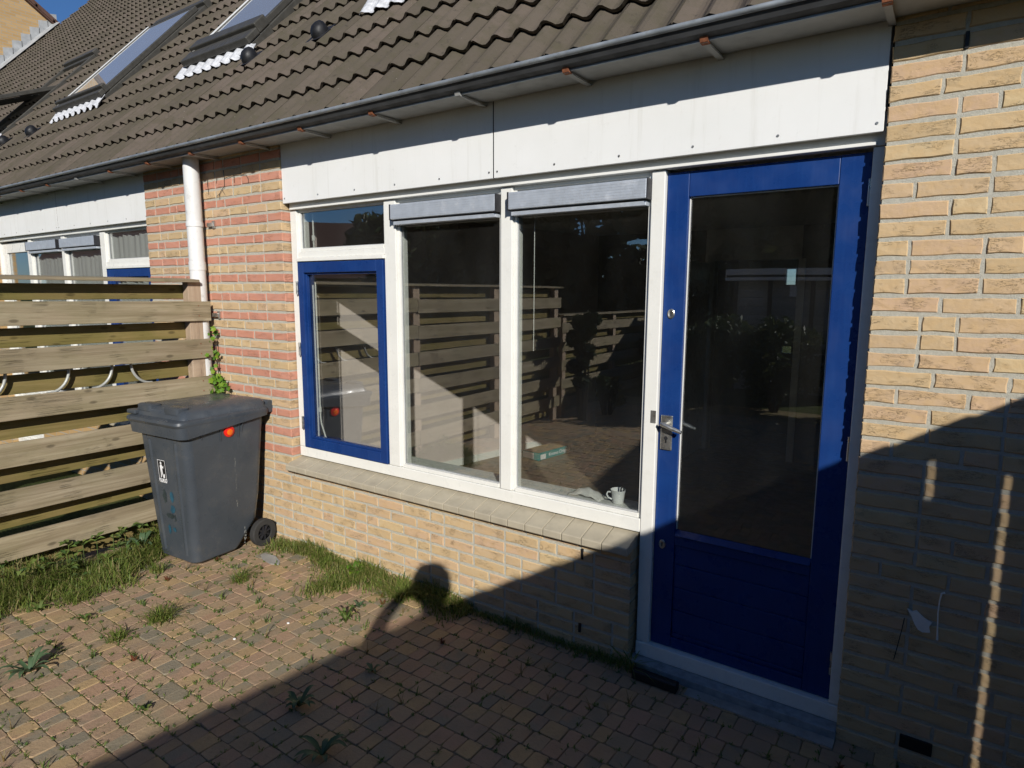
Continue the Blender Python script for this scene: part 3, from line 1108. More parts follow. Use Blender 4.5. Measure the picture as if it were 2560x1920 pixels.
# heating pipe in the corner beside the casement
hp = MB()
hp.tube([(-3.398, 0.152, 2.36), (-3.398, 0.152, 0.95), (-3.394, 0.155, 0.90), (-3.365, 0.165, 0.80), (-3.35, 0.17, 0.76)], 0.006, 8)
pipe = hp.build('heating_pipe', M['white'], house, auto=50)
MB().cyl((-3.398, 0.152, 0.985), (-3.398, 0.152, 1.02), 0.011, n=8).build('pipe_clip', M['white'], pipe)
MB().cyl((-3.398, 0.152, 2.18), (-3.398, 0.152, 2.215), 0.012, n=8).build('pipe_clip', M['white'], pipe)
MB().cyl((-3.424, 0.150, 0.76), (-3.424, 0.150, 1.88), 0.0075, n=8).build('heating_pipe', M['white'], house)
MB().tube([(-1.60, 0.15, 2.23), (-1.60, 0.15, 1.62), (-1.602, 0.152, 1.52)], 0.0022, 5).build('blind_cord', M['white'], house)

# ------------------------------------------------------------------ roofs
TH = R(47.5)
EY, EZ = -0.15, 2.86
DS = Vector((0, math.cos(TH), math.sin(TH)))
DNR = Vector((0, -math.sin(TH), math.cos(TH)))


def rp(x, s, h=0.0):
    return Vector((x, EY, EZ)) + DS * s + DNR * h


GA, TW, S0 = 0.327, 0.2885, -0.060


def tile_h(u):
    """double roman profile over one tile width (0..TW)"""
    t = (u / (TW / 2)) % 1.0
    return 0.036 * (0.5 + 0.5 * math.cos(2 * math.pi * t)) ** 1.15


def tile_shape(seed):
    rr = random.Random(seed)
    k = MB()
    n = 16
    L = 0.375
    a, b, c = [], [], []
    for i in range(n + 1):
        u = TW * i / n + (0.003 if i == 0 else (-0.003 if i == n else 0))
        h = tile_h(TW * (i / n))
        jit = rr.uniform(-0.0015, 0.0015)
        a.append((u, rr.uniform(-0.002, 0.002), h + 0.036 + jit))
        b.append((u, L, h + 0.004))
        c.append((u, 0.006, h + 0.018 + jit))
    vs = [(x, *(DS * s + DNR * hh).yz) if False else (x, (DS * s + DNR * hh).y, (DS * s + DNR * hh).z) for x, s, hh in a + b + c]
    q = n + 1
    fs = [(i, i + 1, q + i + 1, q + i) for i in range(n)] + [(2 * q + i, 2 * q + i + 1, i + 1, i) for i in range(n)]
    fs += [(0, q, 2 * q), (n, 2 * q + n, q + n)]
    return k.add(vs, fs)


TS = [tile_shape(40 + i) for i in range(5)]
TSM = []
for t in TS:
    me = t.mesh('roof_tile', M['tile'])
    TSM.append(me)
X_TILE0 = -1.309   # a tile joint seen in the photograph


def tile_cols(x0, x1):
    j0 = math.ceil((x0 - X_TILE0) / TW - 0.5)
    j1 = math.ceil((x1 - X_TILE0) / TW - 0.5)
    return [X_TILE0 + TW * j for j in range(j0, j1)]


def roof_for(h, x0, x1, rows, single=True):
    u = MB()
    p = [rp(x0, 0.13, -0.005), rp(x1, 0.13, -0.005), rp(x1, 10.7, -0.005), rp(x0, 10.7, -0.005)]
    q = [a - DNR * 0.05 for a in p]
    u.add(p + q, [(0, 1, 2, 3), (4, 5, 6, 7), (0, 1, 5, 4), (1, 2, 6, 5), (2, 3, 7, 6), (3, 0, 4, 7)])
    rf = u.build('roof', M['underlay'], h)
    cand = []
    for xc in tile_cols(x0, x1):
        for r_ in range(rows):
            c = rp(xc + TW / 2, S0 + GA * (r_ + 0.5))
            pr = project(c)
            cand.append((xc, r_, c, pr is not None and -30 < pr[0] < PW + 30 and -60 < pr[1] < PH, pr[2] if pr else 99))
    pick = set()
    if single:
        seen = sorted([c for c in cand if c[3]], key=lambda c: c[4])[:300]
        pick = {(c[0], c[1]) for c in seen}
    fld = MB()
    for xc, r_, c, v, dist in cand:
        k = random.randrange(5)
        o0 = rp(xc, S0 + GA * r_) + Vector((random.uniform(-0.001, 0.001), 0, random.uniform(-0.0015, 0.0015)))
        if (xc, r_) in pick:
            o = mesh_obj('roof_tile', TSM[k], rf)
            o.location = o0
        else:
            fld.add([(o0.x + a, o0.y + b, o0.z + d) for a, b, d in TS[k].v], TS[k].f)
    if fld.v:
        fld.build('roof_tile_field', M['tile_i'], rf)['kind'] = 'stuff'
    return rf


def gutter_for(h, x0, x1, brackets, rusty):
    gt = MB()
    prof = [(0.012, 2.800), (-0.198, 2.795), (-0.232, 2.806), (-0.250, 2.832), (-0.245, 2.834), (-0.228, 2.811), (-0.196, 2.801), (0.004, 2.807), (0.004, 2.90), (0.012, 2.90)]
    gt.prism(prof, x0, x1, 0)
    go = gt.build('gutter', M['soffit'], h)
    fc = MB().prism([(-0.2010, 2.7945), (-0.2330, 2.8050), (-0.2515, 2.8320), (-0.2505, 2.8325), (-0.2322, 2.8062), (-0.2005, 2.7957)], x0, x1, 0).build('gutter_front', M['gutter_shade'], go)  # thin skin carrying the painted shade of the gutter front
    MB().cyl((x0, -0.254, 2.840), (x1, -0.254, 2.840), 0.0115, n=12).build('gutter_bead', M['zinc'], go, auto=50)
    MB().box(x0, x1, -0.2015, -0.192, 2.788, 2.7945).build('gutter_edge', M['zinc'], go)
    for i, bxp in enumerate(brackets):
        st = MB()
        st.box(bxp - 0.0125, bxp + 0.0125, -0.2045, 0.013, 2.780, 2.7865)
        so = st.build('bracket', M['soffit'], go)
        tp = MB()
        tp.prism([(-0.2000, 2.7795), (-0.2100, 2.782), (-0.2180, 2.7995), (-0.2120, 2.8010), (-0.2030, 2.7880), (-0.180, 2.7867), (-0.180, 2.7793)], bxp - 0.0155, bxp + 0.0155, 0)
        tp.build('bracket_tip', M['rust'] if i not in rusty else M['soffit'], so)
    return go


BX0 = -0.614
allb = [BX0 - 0.6045 * i for i in range(-4, 40)]


def br(x0, x1):
    return [b for b in allb if x0 < b < x1]


roof_for(house, XL, 2.4, 33)
gutter_for(house, XL, 2.4, br(XL, 2.4), {6})


def skylight(h, x0, x1, s0, s1, tilt, pivot, pine=False, shutter=0.0):
    """roof window: frame on the slope, a sash that may stand open, pale lead apron below"""
    e = []
    fr = MB()

    def sb(k, xa, xb, sa, sb_, ha, hb):
        vs = []
        for hh in (ha, hb):
            for xx, ss in ((xa, sa), (xb, sa), (xb, sb_), (xa, sb_)):
                vs.append(rp(xx, ss, hh))
        k.add(vs, [(0, 3, 2, 1), (4, 5, 6, 7), (0, 1, 5, 4), (1, 2, 6, 5), (2, 3, 7, 6), (3, 0, 4, 7)])
    t = 0.045
    sb(fr, x0, x0 + t, s0, s1, 0.0, 0.09)
    sb(fr, x1 - t, x1, s0, s1, 0.0, 0.09)
    sb(fr, x0 + t, x1 - t, s0, s0 + t, 0.0, 0.09)
    sb(fr, x0 + t, x1 - t, s1 - 0.10, s1, 0.0, 0.09)
    fo = fr.build('roof_window', M['skyframe'], h, bevel=0.006)
    inn = MB()
    sb(inn, x0 + t, x1 - t, s0 + t, s1 - 0.1, 0.0, 0.012)
    inn.build('shaft', M['warmwood'] if pine else M['panel'], fo)
    cv = MB()
    sb(cv, x0 - 0.015, x1 + 0.015, s1 - 0.02, s1 + 0.08, 0.03, 0.13)
    cv.build('top_cover', M['skyframe'], fo, bevel=0.01)
    # sash
    def sp_(x, s, hh):
        a = R(tilt)
        ds, dh = s - pivot, hh
        return rp(x, pivot + ds * math.cos(a) + dh * math.sin(a) * 1.0, 0.092 - ds * math.sin(a) + dh * math.cos(a))

    def ssb(k, xa, xb, sa, sb_, ha, hb):
        vs = []
        for hh in (ha, hb):
            for xx, ss in ((xa, sa), (xb, sa), (xb, sb_), (xa, sb_)):
                vs.append(sp_(xx, ss, hh))
        k.add(vs, [(0, 3, 2, 1), (4, 5, 6, 7), (0, 1, 5, 4), (1, 2, 6, 5), (2, 3, 7, 6), (3, 0, 4, 7)])
    sa = MB()
    u0, u1, w0, w1 = x0 + 0.02, x1 - 0.02, s0 + 0.02, s1 - 0.12
    q = 0.042
    ssb(sa, u0, u0 + q, w0, w1, 0.0, 0.05)
    ssb(sa, u1 - q, u1, w0, w1, 0.0, 0.05)
    ssb(sa, u0 + q, u1 - q, w0, w0 + q, 0.0, 0.05)
    ssb(sa, u0 + q, u1 - q, w1 - q, w1, 0.0, 0.05)
    sa.build('sash', M['skyframe'], fo, bevel=0.006)
    gl = MB()
    ssb(gl, u0 + q, u1 - q, w0 + q, w1 - q, 0.036, 0.044)
    gl.build('roof_pane', M['skyglass'], fo)
    if True:
        si = MB()
        ssb(si, u0 + 0.002, u0 + 0.04, w0 + 0.01, w1 - 0.01, 0.051, 0.056)
        si.build('pale_trim', M['panel'], fo)
    if shutter:
        sx = MB()
        sb(sx, x0 - 0.01, x1 + 0.01, s0 - 0.01, s0 + shutter * 0.5, 0.094, 0.15)
        sb(sx, x0 - 0.005, x1 + 0.005, s0 + shutter * 0.5 + 0.003, s0 + shutter, 0.094, 0.18)
        sx.build('shutter_box', M['skyframe'], fo, bevel=0.01)
    # corrugated lead apron hugging the tiles
    ap = MB()
    n = max(8, int((x1 - x0 + 0.1) / TW * 16))
    ra, rb = [], []
    for i in range(n + 1):
        x = x0 - 0.05 + (x1 - x0 + 0.1) * i / n
        hh = tile_h(x - X_TILE0) + 0.045
        ra.append(rp(x, s0 - 0.135 + (0.02 if (i // 4) % 2 else 0.0), hh))
        rb.append(rp(x, s0 + 0.01, hh * 0.6 + 0.05))
    ap.add(ra + rb, [(i, i + 1, n + 2 + i, n + 1 + i) for i in range(n)])
    ao = ap.build('lead_apron', M['lead'], fo)
    so = ao.modifiers.new('thick', 'SOLIDIFY')
    so.thickness = 0.004
    return fo


M['skyframe'] = plain('dark bronze cladding', (0.085, 0.08, 0.068), 0.5, 0.3, var=0.2)


def roof_vent(h, x, s):
    k = MB()
    rings = []
    for hh, rr_, ds in ((0.02, 0.066, 0.0), (0.075, 0.064, 0.0), (0.105, 0.056, 0.006), (0.125, 0.036, 0.012), (0.132, 0.010, 0.014)):
        rings.append([rp(x + rr_ * math.cos(a), s + ds + rr_ * 1.15 * math.sin(a), hh) for a in [2 * math.pi * i / 16 for i in range(16)]])
    o = k.loft(rings).build('roof_vent', M['black'], h, auto=60)
    f = MB()
    f.add([rp(x - 0.09, s - 0.10, 0.062), rp(x + 0.09, s - 0.10, 0.062), rp(x + 0.09, s + 0.10, 0.05), rp(x - 0.09, s + 0.10, 0.05)], [(0, 1, 2, 3)])
    f.build('vent_base', M['darkmetal'], o)
    return o


skylight(house, -3.31, -2.30, 1.30, 3.0, 0, 2.9)
roof_vent(house, -3.73, 1.10)

# downpipe with its clips
dp = MB().cyl((-4.455, -0.085, -0.05), (-4.455, -0.085, 2.80), 0.056, n=28).build('downpipe', M['pvc'], house, auto=50)
for zz in (2.325, 1.655):
    c = MB()
    c.cyl((-4.455, -0.085, zz - 0.016), (-4.455, -0.085, zz + 0.016), 0.0605, n=28, caps=True)
    cl = c.build('pipe_clip', M['pvc'], dp, auto=40)
    box('clip_arm', M['steel'], cl, -4.40, -4.335, -0.025, 0.0, zz - 0.014, zz + 0.014, 0.002)
    box('clip_plate', M['steel'], cl, -4.352, -4.325, -0.012, 0.0, zz - 0.028, zz + 0.028, 0.002)
MB().cyl((-4.455, -0.085, 1.99), (-4.455, -0.085, 2.05), 0.0595, n=28).build('pipe_socket', M['pvc'], dp, auto=40)

# ------------------------------------------------------------------ neighbours in the row
n1 = empty('terraced_house', (-7.1, 1.0, 0))
tag(n1, 'neighbouring house behind the fence with net curtains and two long roof windows', 'house', 'houses in the terrace')
MX = lambda x: 2 * XL - x
front(n1, MX, True, False, 'white')
nw = MB().box(-5.338, XL - 0.0005, 0.0045, 0.1, -0.1, 2.85).build('wall', M['mortar'], n1)
hid = (MB(), MB())
for k in range(-2, 40):
    st = random.Random(k * 5).choice((0.21, 0.155, 0.21))
    seq = course(-5.338, XL, 1900 + k, st)
    red = k % 2 == 0 and k >= 8
    if zrow(k) < 1.86:
        for x, L in seq:
            shp = BR[('r' if red else 'b', min((0.1, 0.155, 0.21), key=lambda q: abs(q - L)), 0)][0]
            hid[1 if red else 0].add([(x + a * L / min((0.1, 0.155, 0.21), key=lambda q: abs(q - L)), b, zrow(k) - 0.0268 + c) for a, b, c in shp.v], shp.f)
    else:
        lay(seq, k, nw, red)
for mb, mm, nm in ((hid[0], 'brick_i', 'brick_field'), (hid[1], 'red_i', 'red_brick_field')):
    mb.build(nm, M[mm], nw)['kind'] = 'stuff'
box('wall', M['farbrick'], n1, -7.938, -5.338, 0.001, 0.1, -0.1, 0.585, 0)
box('wall', M['farbrick'], n1, -9.80, MX(0.0) - 0.0, 0.0, 0.1, -0.1, 2.85, 0)
MB().add([(-9.8, 0.17, 0.0), (XL - 0.03, 0.17, 0.0), (XL - 0.03, 3.2, 0.0), (-9.8, 3.2, 0.0)], [(0, 1, 2, 3)]).build('floor', M['laminate'], n1)
box('room_wall', M['ceil'], n1, -9.8, XL - 0.02, 3.2, 3.3, -0.05, 2.6, 0)
box('ceiling', M['ceil'], n1, -9.8, XL - 0.02, 0.17, 3.3, 2.55, 2.6, 0)
box('party_wall', M['ceil'], n1, -9.85, -9.75, 0.17, 3.3, -0.05, 2.6, 0)
box('party_wall', M['ceil'], n1, XL - 0.10, XL - 0.02, 0.17, 3.3, -0.05, 2.6, 0)
for x0, x1, yb in ((-5.42, -6.24, 0.125), (-6.345, -7.11, 0.125), (-7.19, -7.945, 0.125)):
    k = MB()
    n = 44
    top, bot = [], []
    for i in range(n + 1):
        x = x0 + (x1 - x0) * i / n
        y = yb + 0.008 * math.sin(i * 1.15) + 0.008 * math.sin(i * 0.37)
        hang = 0.0
        top.append((x, y, 2.36))
        bot.append((x + 0.02 * math.sin(i * 0.2), y + 0.01 * math.sin(i * 0.8), 1.1))
    k.add(top + bot, [(i, i + 1, n + 2 + i, n + 1 + i) for i in range(n)])
    k.build('net_curtain', M['curtain'], n1, smooth=True)
roof_for(n1, -9.80, XL - 0.0, 33)
gutter_for(n1, -9.80, XL, br(-9.80, XL), {2})
skylight(n1, -5.74, -4.74, 1.29, 3.15, 0, 3.0, shutter=0.30)
skylight(n1, -8.58, -7.42, 1.32, 3.15, 0, 3.0, shutter=0.12)
roof_vent(n1, -4.58, 1.08)
roof_vent(n1, -8.97, 1.09)

for i, (x0, x1, lab) in enumerate(((-15.2, -9.80, 'farther terrace house with one roof window swung open'), (-19.30, -15.2, 'last house of the terrace before the brick gable'))):
    h = empty('terraced_house', ((x0 + x1) / 2, 1, 0))
    tag(h, lab, 'house', 'houses in the terrace')
    box('wall', M['farbrick'], h, x0, x1, 0.0, 0.3, -0.1, 2.85, 0)
    roof_for(h, x0, x1, 33, False)
    gutter_for(h, x0, x1, br(x0, x1), set())
    if i == 0:
        skylight(h, -11.40, -10.40, 1.32, 3.20, 24, 2.3, True)
        roof_vent(h, -9.87, 1.09)
    else:
        skylight(h, -16.3, -15.4, 1.32, 3.2, 0, 2.6)

# gable of the next block with stepped lead
gb = empty('gable_house', (-24.0, 2.0, 0))
tag(gb, 'taller brick gable with stepped grey flashing above the tiled roof', 'house')
GX = -19.32
gw = MB().prism([(2.4, -0.1), (9.0, -0.1), (9.0, 5.73), (4.88, 8.595), (2.4, 10.319)], GX - 7.0, GX, 0)
gw.build('wall', M['farbrick'], gb)
vg = MB()
vg.prism([(9.1, 5.665), (2.3, 10.391), (2.3, 10.56), (9.1, 5.83)], GX - 7.0, GX + 0.10, 0)
gr = vg.build('roof', M['tilecap'], gb)
for i in range(18):
    y = 8.9 - i * 0.36
    z = 5.84 + (8.9 - y) * 0.695
    MB().prism([(y, z), (y - 0.40, z + 0.278), (y - 0.40, z + 0.335), (y, z + 0.085)], GX - 0.5, GX + 0.13, 0).build('verge_tile', M['tilecap'], gr)
for i in range(26):
    s = 2.9 + i * 0.30
    p = rp(GX, s, 0.05)
    k = MB()
    y0, z0 = p.y, p.z
    if y0 > 4.85 or y0 < 2.5:
        continue
    st = 0.222
    k.add([(GX + 0.012, y0, z0), (GX + 0.012, y0 + 0.215, z0 + 0.235), (GX + 0.012, y0 + 0.215, z0 + 0.50), (GX + 0.012, y0, z0 + 0.46),
           (GX + 0.002, y0, z0), (GX + 0.002, y0 + 0.215, z0 + 0.235), (GX + 0.002, y0 + 0.215, z0 + 0.50), (GX + 0.002, y0, z0 + 0.46)],
          [(0, 1, 2, 3), (0, 1, 5, 4), (1, 2, 6, 5), (2, 3, 7, 6), (3, 0, 4, 7)])
    k.build('flashing_step', M['greylead'], gb)
    MB().add([rp(GX + 0.006, s, 0.14), rp(GX + 0.006, s + 0.3, 0.14), rp(GX + 0.30, s + 0.3, 0.09), rp(GX + 0.30, s, 0.09)], [(0, 1, 2, 3)]).build('valley_lead', M['greylead'], gb)

# ------------------------------------------------------------------ fence
fence = empty('timber_fence', (-4.45, -2.6, 0))
tag(fence, 'weathered board fence with overlapping planks beside the wheeled bin', 'fence')
XF = -4.380
Y_END = -5.05
posts = [-0.15, -2.05, -3.5, -4.95]
for py in posts:
    box('post', M['wood_p'], fence, XF - 0.095, XF - 0.0215, py - 0.05, py + 0.05, -0.3, 1.905, 0.003)
rows = [(1.617, 1.763), (1.334, 1.478), (1.052, 1.196), (0.765, 0.915), (0.475, 0.625), (0.190, 0.345)]
rows_f = rows
for z0, z1 in rows_f:
    for a, b in ((-0.045, -2.05), (-2.056, Y_END)):
        k = MB()
        n = 10
        sg = random.uniform(-0.004, 0.004)
        t0, t1 = random.uniform(-0.006, 0.006), random.uniform(-0.006, 0.006)
        ring = []
        for i in range(n + 1):
            t = i / n
            y = a + (b - a) * t
            dz = t0 + (t1 - t0) * t + sg * math.sin(math.pi * t) + 0.006 * t
            bow = 0.003 * math.sin(3 * t + sg * 300)
            ring.append([(XF + bow, y, z0 + dz), (XF + bow, y, z1 + dz), (XF - 0.021 + bow, y, z1 + dz), (XF - 0.021 + bow, y, z0 + dz)])
        k.loft(ring)
        o = k.build('board', M['wood_f'], fence, bevel=0.003)
rz = [(1.7745, 1.878), (1.4865, 1.606), (1.200, 1.320), (0.925, 1.038), (0.652, 0.752), (0.368, 0.462), (0.06, 0.172)]
for z0, z1 in rz:
    for a, b in ((-0.10, -2.05), (-2.055, Y_END)):
        e = random.uniform(-0.004, 0.004)
        k = MB()
        k.loft([[(XF - 0.096, y, z0 + d), (XF - 0.096, y, z1 + d), (XF - 0.116, y, z1 + d), (XF - 0.116, y, z0 + d)] for y, d in ((a, e), ((a + b) / 2, random.uniform(-0.004, 0.004)), (b, -e))])
        k.build('rear_board', M['wood_r'], fence, bevel=0.003)
for a, b in ((-0.13, -2.55), (-2.555, Y_END - 0.03)):
    MB().prism([(XF - 0.128, 1.906), (XF + 0.020, 1.896), (XF + 0.020, 1.916), (XF - 0.128, 1.928)], a, b, 1).build('capping', M['wood_f'], fence, bevel=0.003) if False else \
        MB().loft([[(XF - 0.128, y, 1.908), (XF + 0.022, y, 1.898), (XF + 0.022, y, 1.918), (XF - 0.128, y, 1.929)] for y in (a, b)]).build('capping', M['wood_f'], fence, bevel=0.003)
for z0, z1 in rows_f[:3]:
    for dz in (0.035, 0.11):
        MB().cyl((XF - 0.001, -0.14, z0 + dz), (XF + 0.002, -0.14, z0 + dz), 0.0045, n=7).build('screw', M['rust'], fence)

f2 = empty('low_timber_fence', (-4.5, -7.2, 0))
tag(f2, 'lower board fence continuing past the tall one, seen mirrored in the window', 'fence')
for py in (-5.2, -6.9, -8.6):
    box('post', M['wood_p'], f2, XF - 0.095, XF - 0.0215, py - 0.05, py + 0.05, -0.3, 1.50, 0.003)
for i in range(5):
    z0 = 0.15 + i * 0.275
    box('board', M['wood_f'], f2, XF - 0.021, XF, -5.1, -8.7, z0, z0 + 0.145, 0.003)
    box('rear_board', M['wood_r'], f2, XF - 0.116, XF - 0.096, -5.1, -8.7, z0 + 0.152, z0 + 0.26, 0.003)
MB().loft([[(XF - 0.128, y, 1.51), (XF + 0.022, y, 1.50), (XF + 0.022, y, 1.52), (XF - 0.128, y, 1.53)] for y in (-5.1, -8.7)]).build('capping', M['wood_f'], f2, bevel=0.003)

# loops of grey pipe hung on the fence behind the front boards
HK = {-0.62: 'grey pipe hook nearest the downpipe, curving the other way', -0.74: 'grey pipe hook second from the downpipe between the fence boards', -1.00: 'grey pipe hook third from the downpipe between the fence boards', -1.34: 'leftmost grey pipe hook between the fence boards'}
for y0 in (-0.62, -0.74, -1.00, -1.34):
    pts = []
    for i in range(11):
        a = R(-8 + 100 * i / 10)
        pts.append((XF - 0.062, y0 - 0.13 * (1 - math.cos(a)) * (1 if y0 < -0.7 else -1), 1.335 - 0.150 * math.sin(a)))
    pts = [(XF - 0.062, y0 + 0.004, 1.40)] + pts
    tag(MB().tube(pts, 0.0095, 8).build('pipe_hook', M['hose'], None, auto=50), HK[y0], 'hook', 'pipe hooks behind the fence boards')

# ------------------------------------------------------------------ wheeled bin
bn = empty('wheeled_bin', (-3.98, -0.37, 0))
tag(bn, 'dark grey wheeled bin with red round reflector by the fence', 'bin')
BROT = R(4.0)
BC = Vector((-3.985, -0.375, 0))


def bt(p):
    """bin coordinates: x right, y back, z up"""
    c, s = math.cos(BROT), math.sin(BROT)
    return (BC.x + p[0] * c - p[1] * s, BC.y + p[0] * s + p[1] * c, p[2])


def bbuild(k, name, mat, parent, **kw):
    k.v = [bt(p) for p in k.v]
    return k.build(name, mat, parent, **kw)


def ring(hx, y0, y1, r, z, n=6, dent=0.0):
    pts = rrect(0, (y0 + y1) / 2, hx, (y1 - y0) / 2, r, z, n)
    return pts


body = MB()
rings = []
for t in (0, 0.015, 0.05, 0.2, 0.4, 0.6, 0.8, 0.93, 1.0):
    z = 0.02 + 0.93 * t
    hx = 0.205 + 0.062 * t - (0.012 if t == 0 else 0)
    yf = -0.265 - 0.052 * t + (0.012 if t == 0 else 0)
    yb = 0.235 + 0.060 * t - (0.16 * max(0, 1 - t / 0.22) if t < 0.22 else 0)
    rg = []
    for x, y, zz in rrect(0, (yf + yb) / 2, hx, (yb - yf) / 2, 0.055, z, 7):
        rg.append((x, y, zz))
    rings.append(rg)
body.loft(rings)
bo = bbuild(body, 'body', M['bin'], bn, auto=35)
# two shallow vertical flutes on the front
for sx in (-1, 1):
    k = MB()
    pr = []
    for t in (0.06, 0.5, 0.9):
        z = 0.02 + 0.93 * t
        y = -0.265 - 0.052 * t
        x = sx * (0.118 + 0.03 * t)
        pr.append([(x - 0.022, y + 0.004, z), (x - 0.008, y - 0.007, z), (x + 0.008, y - 0.007, z), (x + 0.022, y + 0.004, z)])
    k.loft(pr)
    bbuild(k, 'front_rib', M['bin'], bo, auto=50)
# rim: deeper at the front corners, thin towards the back
rim = MB()
n = 7
lo, hi, hi2, li = [], [], [], []
base = rrect(0, -0.008, 0.268, 0.306, 0.05, 0, n)
for x, y, _ in base:
    ff = max(0.0, min(1.0, (-y - 0.02) / 0.25))
    ff = ff * ff * (3 - 2 * ff)
    e = 1.0 + 0.055 * (1 if y < 0 else 0.6)
    lo.append((x * 1.045, y * 1.03 - 0.012 * ff, 0.955 - 0.062 * ff))
    hi.append((x * 1.10, y * 1.07 - 0.022 * ff, 0.962 - 0.060 * ff))
    hi2.append((x * 1.115, y * 1.085 - 0.028 * ff, 0.990))
    li.append((x * 0.95, y * 0.95, 0.992))
rim.loft([lo, hi, hi2, li], caps=False)
bbuild(rim, 'rim', M['bin'], bn, auto=40)
# gussets below the rim
gs = MB()
for x in (-0.17, -0.06, 0.06, 0.17):
    gs.prism([(-0.31, 0.93), (-0.325, 0.93), (-0.312, 0.86)], x - 0.003, x + 0.003, 0)
for y in (-0.20, 0.02, 0.10):
    gs.prism([(0.262, 0.95), (0.28, 0.95), (0.264, 0.87)], y - 0.003, y + 0.003, 1)
bbuild(gs, 'rim_gusset', M['bin'], bn)
# lid
lid = MB()
rs = []
for hx, y0, y1, r_, z in ((0.298, -0.375, 0.318, 0.05, 0.980), (0.303, -0.385, 0.322, 0.055, 0.996), (0.300, -0.380, 0.32, 0.055, 1.012), (0.282, -0.335, 0.315, 0.05, 1.022),
                          (0.272, -0.320, 0.312, 0.05, 1.058), (0.250, -0.295, 0.30, 0.05, 1.076), (0.10, -0.12, 0.16, 0.05, 1.086)):
    rs.append(rrect(0, (y0 + y1) / 2, hx, (y1 - y0) / 2, r_, z, 7))
lid.loft(rs)
lo_ = bbuild(lid, 'lid', M['bin'], bn, auto=38)
for sx in (-1, 1):
    k = MB()
    k.loft([rrect(sx * 0.15, -0.285, 0.075, 0.045, 0.02, z, 4) for z in (1.05, 1.088)] + [rrect(sx * 0.15, -0.285, 0.065, 0.036, 0.018, 1.094, 4)])
    bbuild(k, 'lid_grip', M['bin'], lo_, auto=40)
k = MB()
k.box(-0.3, -0.2, -0.36, -0.30, 1.022, 1.05)
bbuild(k, 'lid_lug', M['bin'], lo_, bevel=0.008)
k = MB()
for sx in (-0.21, 0.21):
    k.cyl((sx - 0.055, 0.345, 1.035), (sx + 0.055, 0.345, 1.035), 0.026, n=12)
k.cyl((-0.16, 0.375, 1.02), (0.16, 0.375, 1.02), 0.015, n=10)
k.box(-0.27, -0.15, 0.29, 0.37, 0.975, 1.035)
k.box(0.15, 0.27, 0.29, 0.37, 0.975, 1.035)
bbuild(k, 'rear_handle', M['bin'], bn, auto=40)
# axle and wheels
k = MB().cyl((-0.235, 0.235, 0.1), (0.255, 0.235, 0.1), 0.012, n=10)
bbuild(k, 'axle', M['darkmetal'], bn)
for sx in (-1, 1):
    k = MB()
    x0 = sx * 0.232
    x1 = sx * 0.278
    prof = [(x0, 0.066), (x0, 0.092), (x0 + sx * 0.006, 0.1), (x1 - sx * 0.006, 0.1), (x1, 0.092), (x1, 0.058), (x1 - sx * 0.012, 0.056)]
    rg = []
    for x, r_ in prof:
        rg.append([(x, 0.235 + r_ * math.cos(2 * math.pi * i / 32), 0.1 + r_ * math.sin(2 * math.pi * i / 32)) for i in range(32)])
    k.loft(rg, caps=False)
    wh = bbuild(k, 'wheel', M['tyre'], bn, auto=35)
    k = MB()
    k.cyl((x0 + sx * 0.012, 0.235, 0.1), (x0 + sx * 0.022, 0.235, 0.1), 0.0585, n=32)
    bbuild(k, 'rim_disc', M['black'], wh)
    k = MB()
    k.cyl((x0 + sx * 0.02, 0.235, 0.1), (x1 - sx * 0.002, 0.235, 0.1), 0.014, n=14)
    for i in range(8):
        a = 2 * math.pi * i / 8 + 0.2
        c, s = math.cos(a), math.sin(a)
        px, py = -s * 0.005, c * 0.005
        xa, xb = x0 + sx * 0.02, x1 - sx * 0.008
        vs = []
        for x in (xa, xb):
            for rr_, q in ((0.012, 1), (0.057, 0.8), (0.057, -0.8), (0.012, -1)):
                vs.append((x, 0.235 + c * rr_ + px * q, 0.1 + s * rr_ + py * q))
        k.add(vs, [(0, 1, 2, 3), (4, 5, 6, 7), (0, 1, 5, 4), (1, 2, 6, 5), (2, 3, 7, 6), (3, 0, 4, 7)])
    bbuild(k, 'wheel_spokes', M['darkmetal'], wh)


def side_pt(y, z, off=0.0):
    t = (z - 0.02) / 0.93
    return (0.205 + 0.062 * t + off, y, z)


def front_pt(x, z, off=0.0):
    t = (z - 0.02) / 0.93
    return (x, -0.265 - 0.052 * t - off, z)


# round reflector on the right side
for nm, r_, o0, o1, mt, dz in (('reflector', 0.038, 0.0, 0.012, 'redlens', 0.0), ('reflector_centre', 0.021, 0.012, 0.018, 'orangelens', -0.004)):
    k = MB()
    yc, zc = 0.0, 0.893
    rg = []
    for rr_, off in ((r_, o0), (r_, o1 * 0.7 + o0 * 0.3), (r_ * 0.85, o1)):
        rg.append([side_pt(yc + rr_ * math.cos(2 * math.pi * i / 24), zc + dz + rr_ * math.sin(2 * math.pi * i / 24), off) for i in range(24)])
    k.loft(rg)
    bbuild(k, nm, M[mt], bn, auto=40)
for yy in (-0.065, 0.075):
    k = MB()
    k.add([side_pt(yy - 0.003, 0.84, 0.0), side_pt(yy + 0.003, 0.84, 0.0), side_pt(yy + 0.003, 0.93, 0.0), side_pt(yy - 0.003, 0.93, 0.0), side_pt(yy - 0.003, 0.84, 0.005), side_pt(yy + 0.003, 0.84, 0.005), side_pt(yy + 0.003, 0.93, 0.006), side_pt(yy - 0.003, 0.93, 0.006)],
          [(4, 5, 6, 7), (0, 1, 5, 4), (1, 2, 6, 5), (2, 3, 7, 6), (3, 0, 4, 7)])
    bbuild(k, 'side_rib', M['bin'], bn)


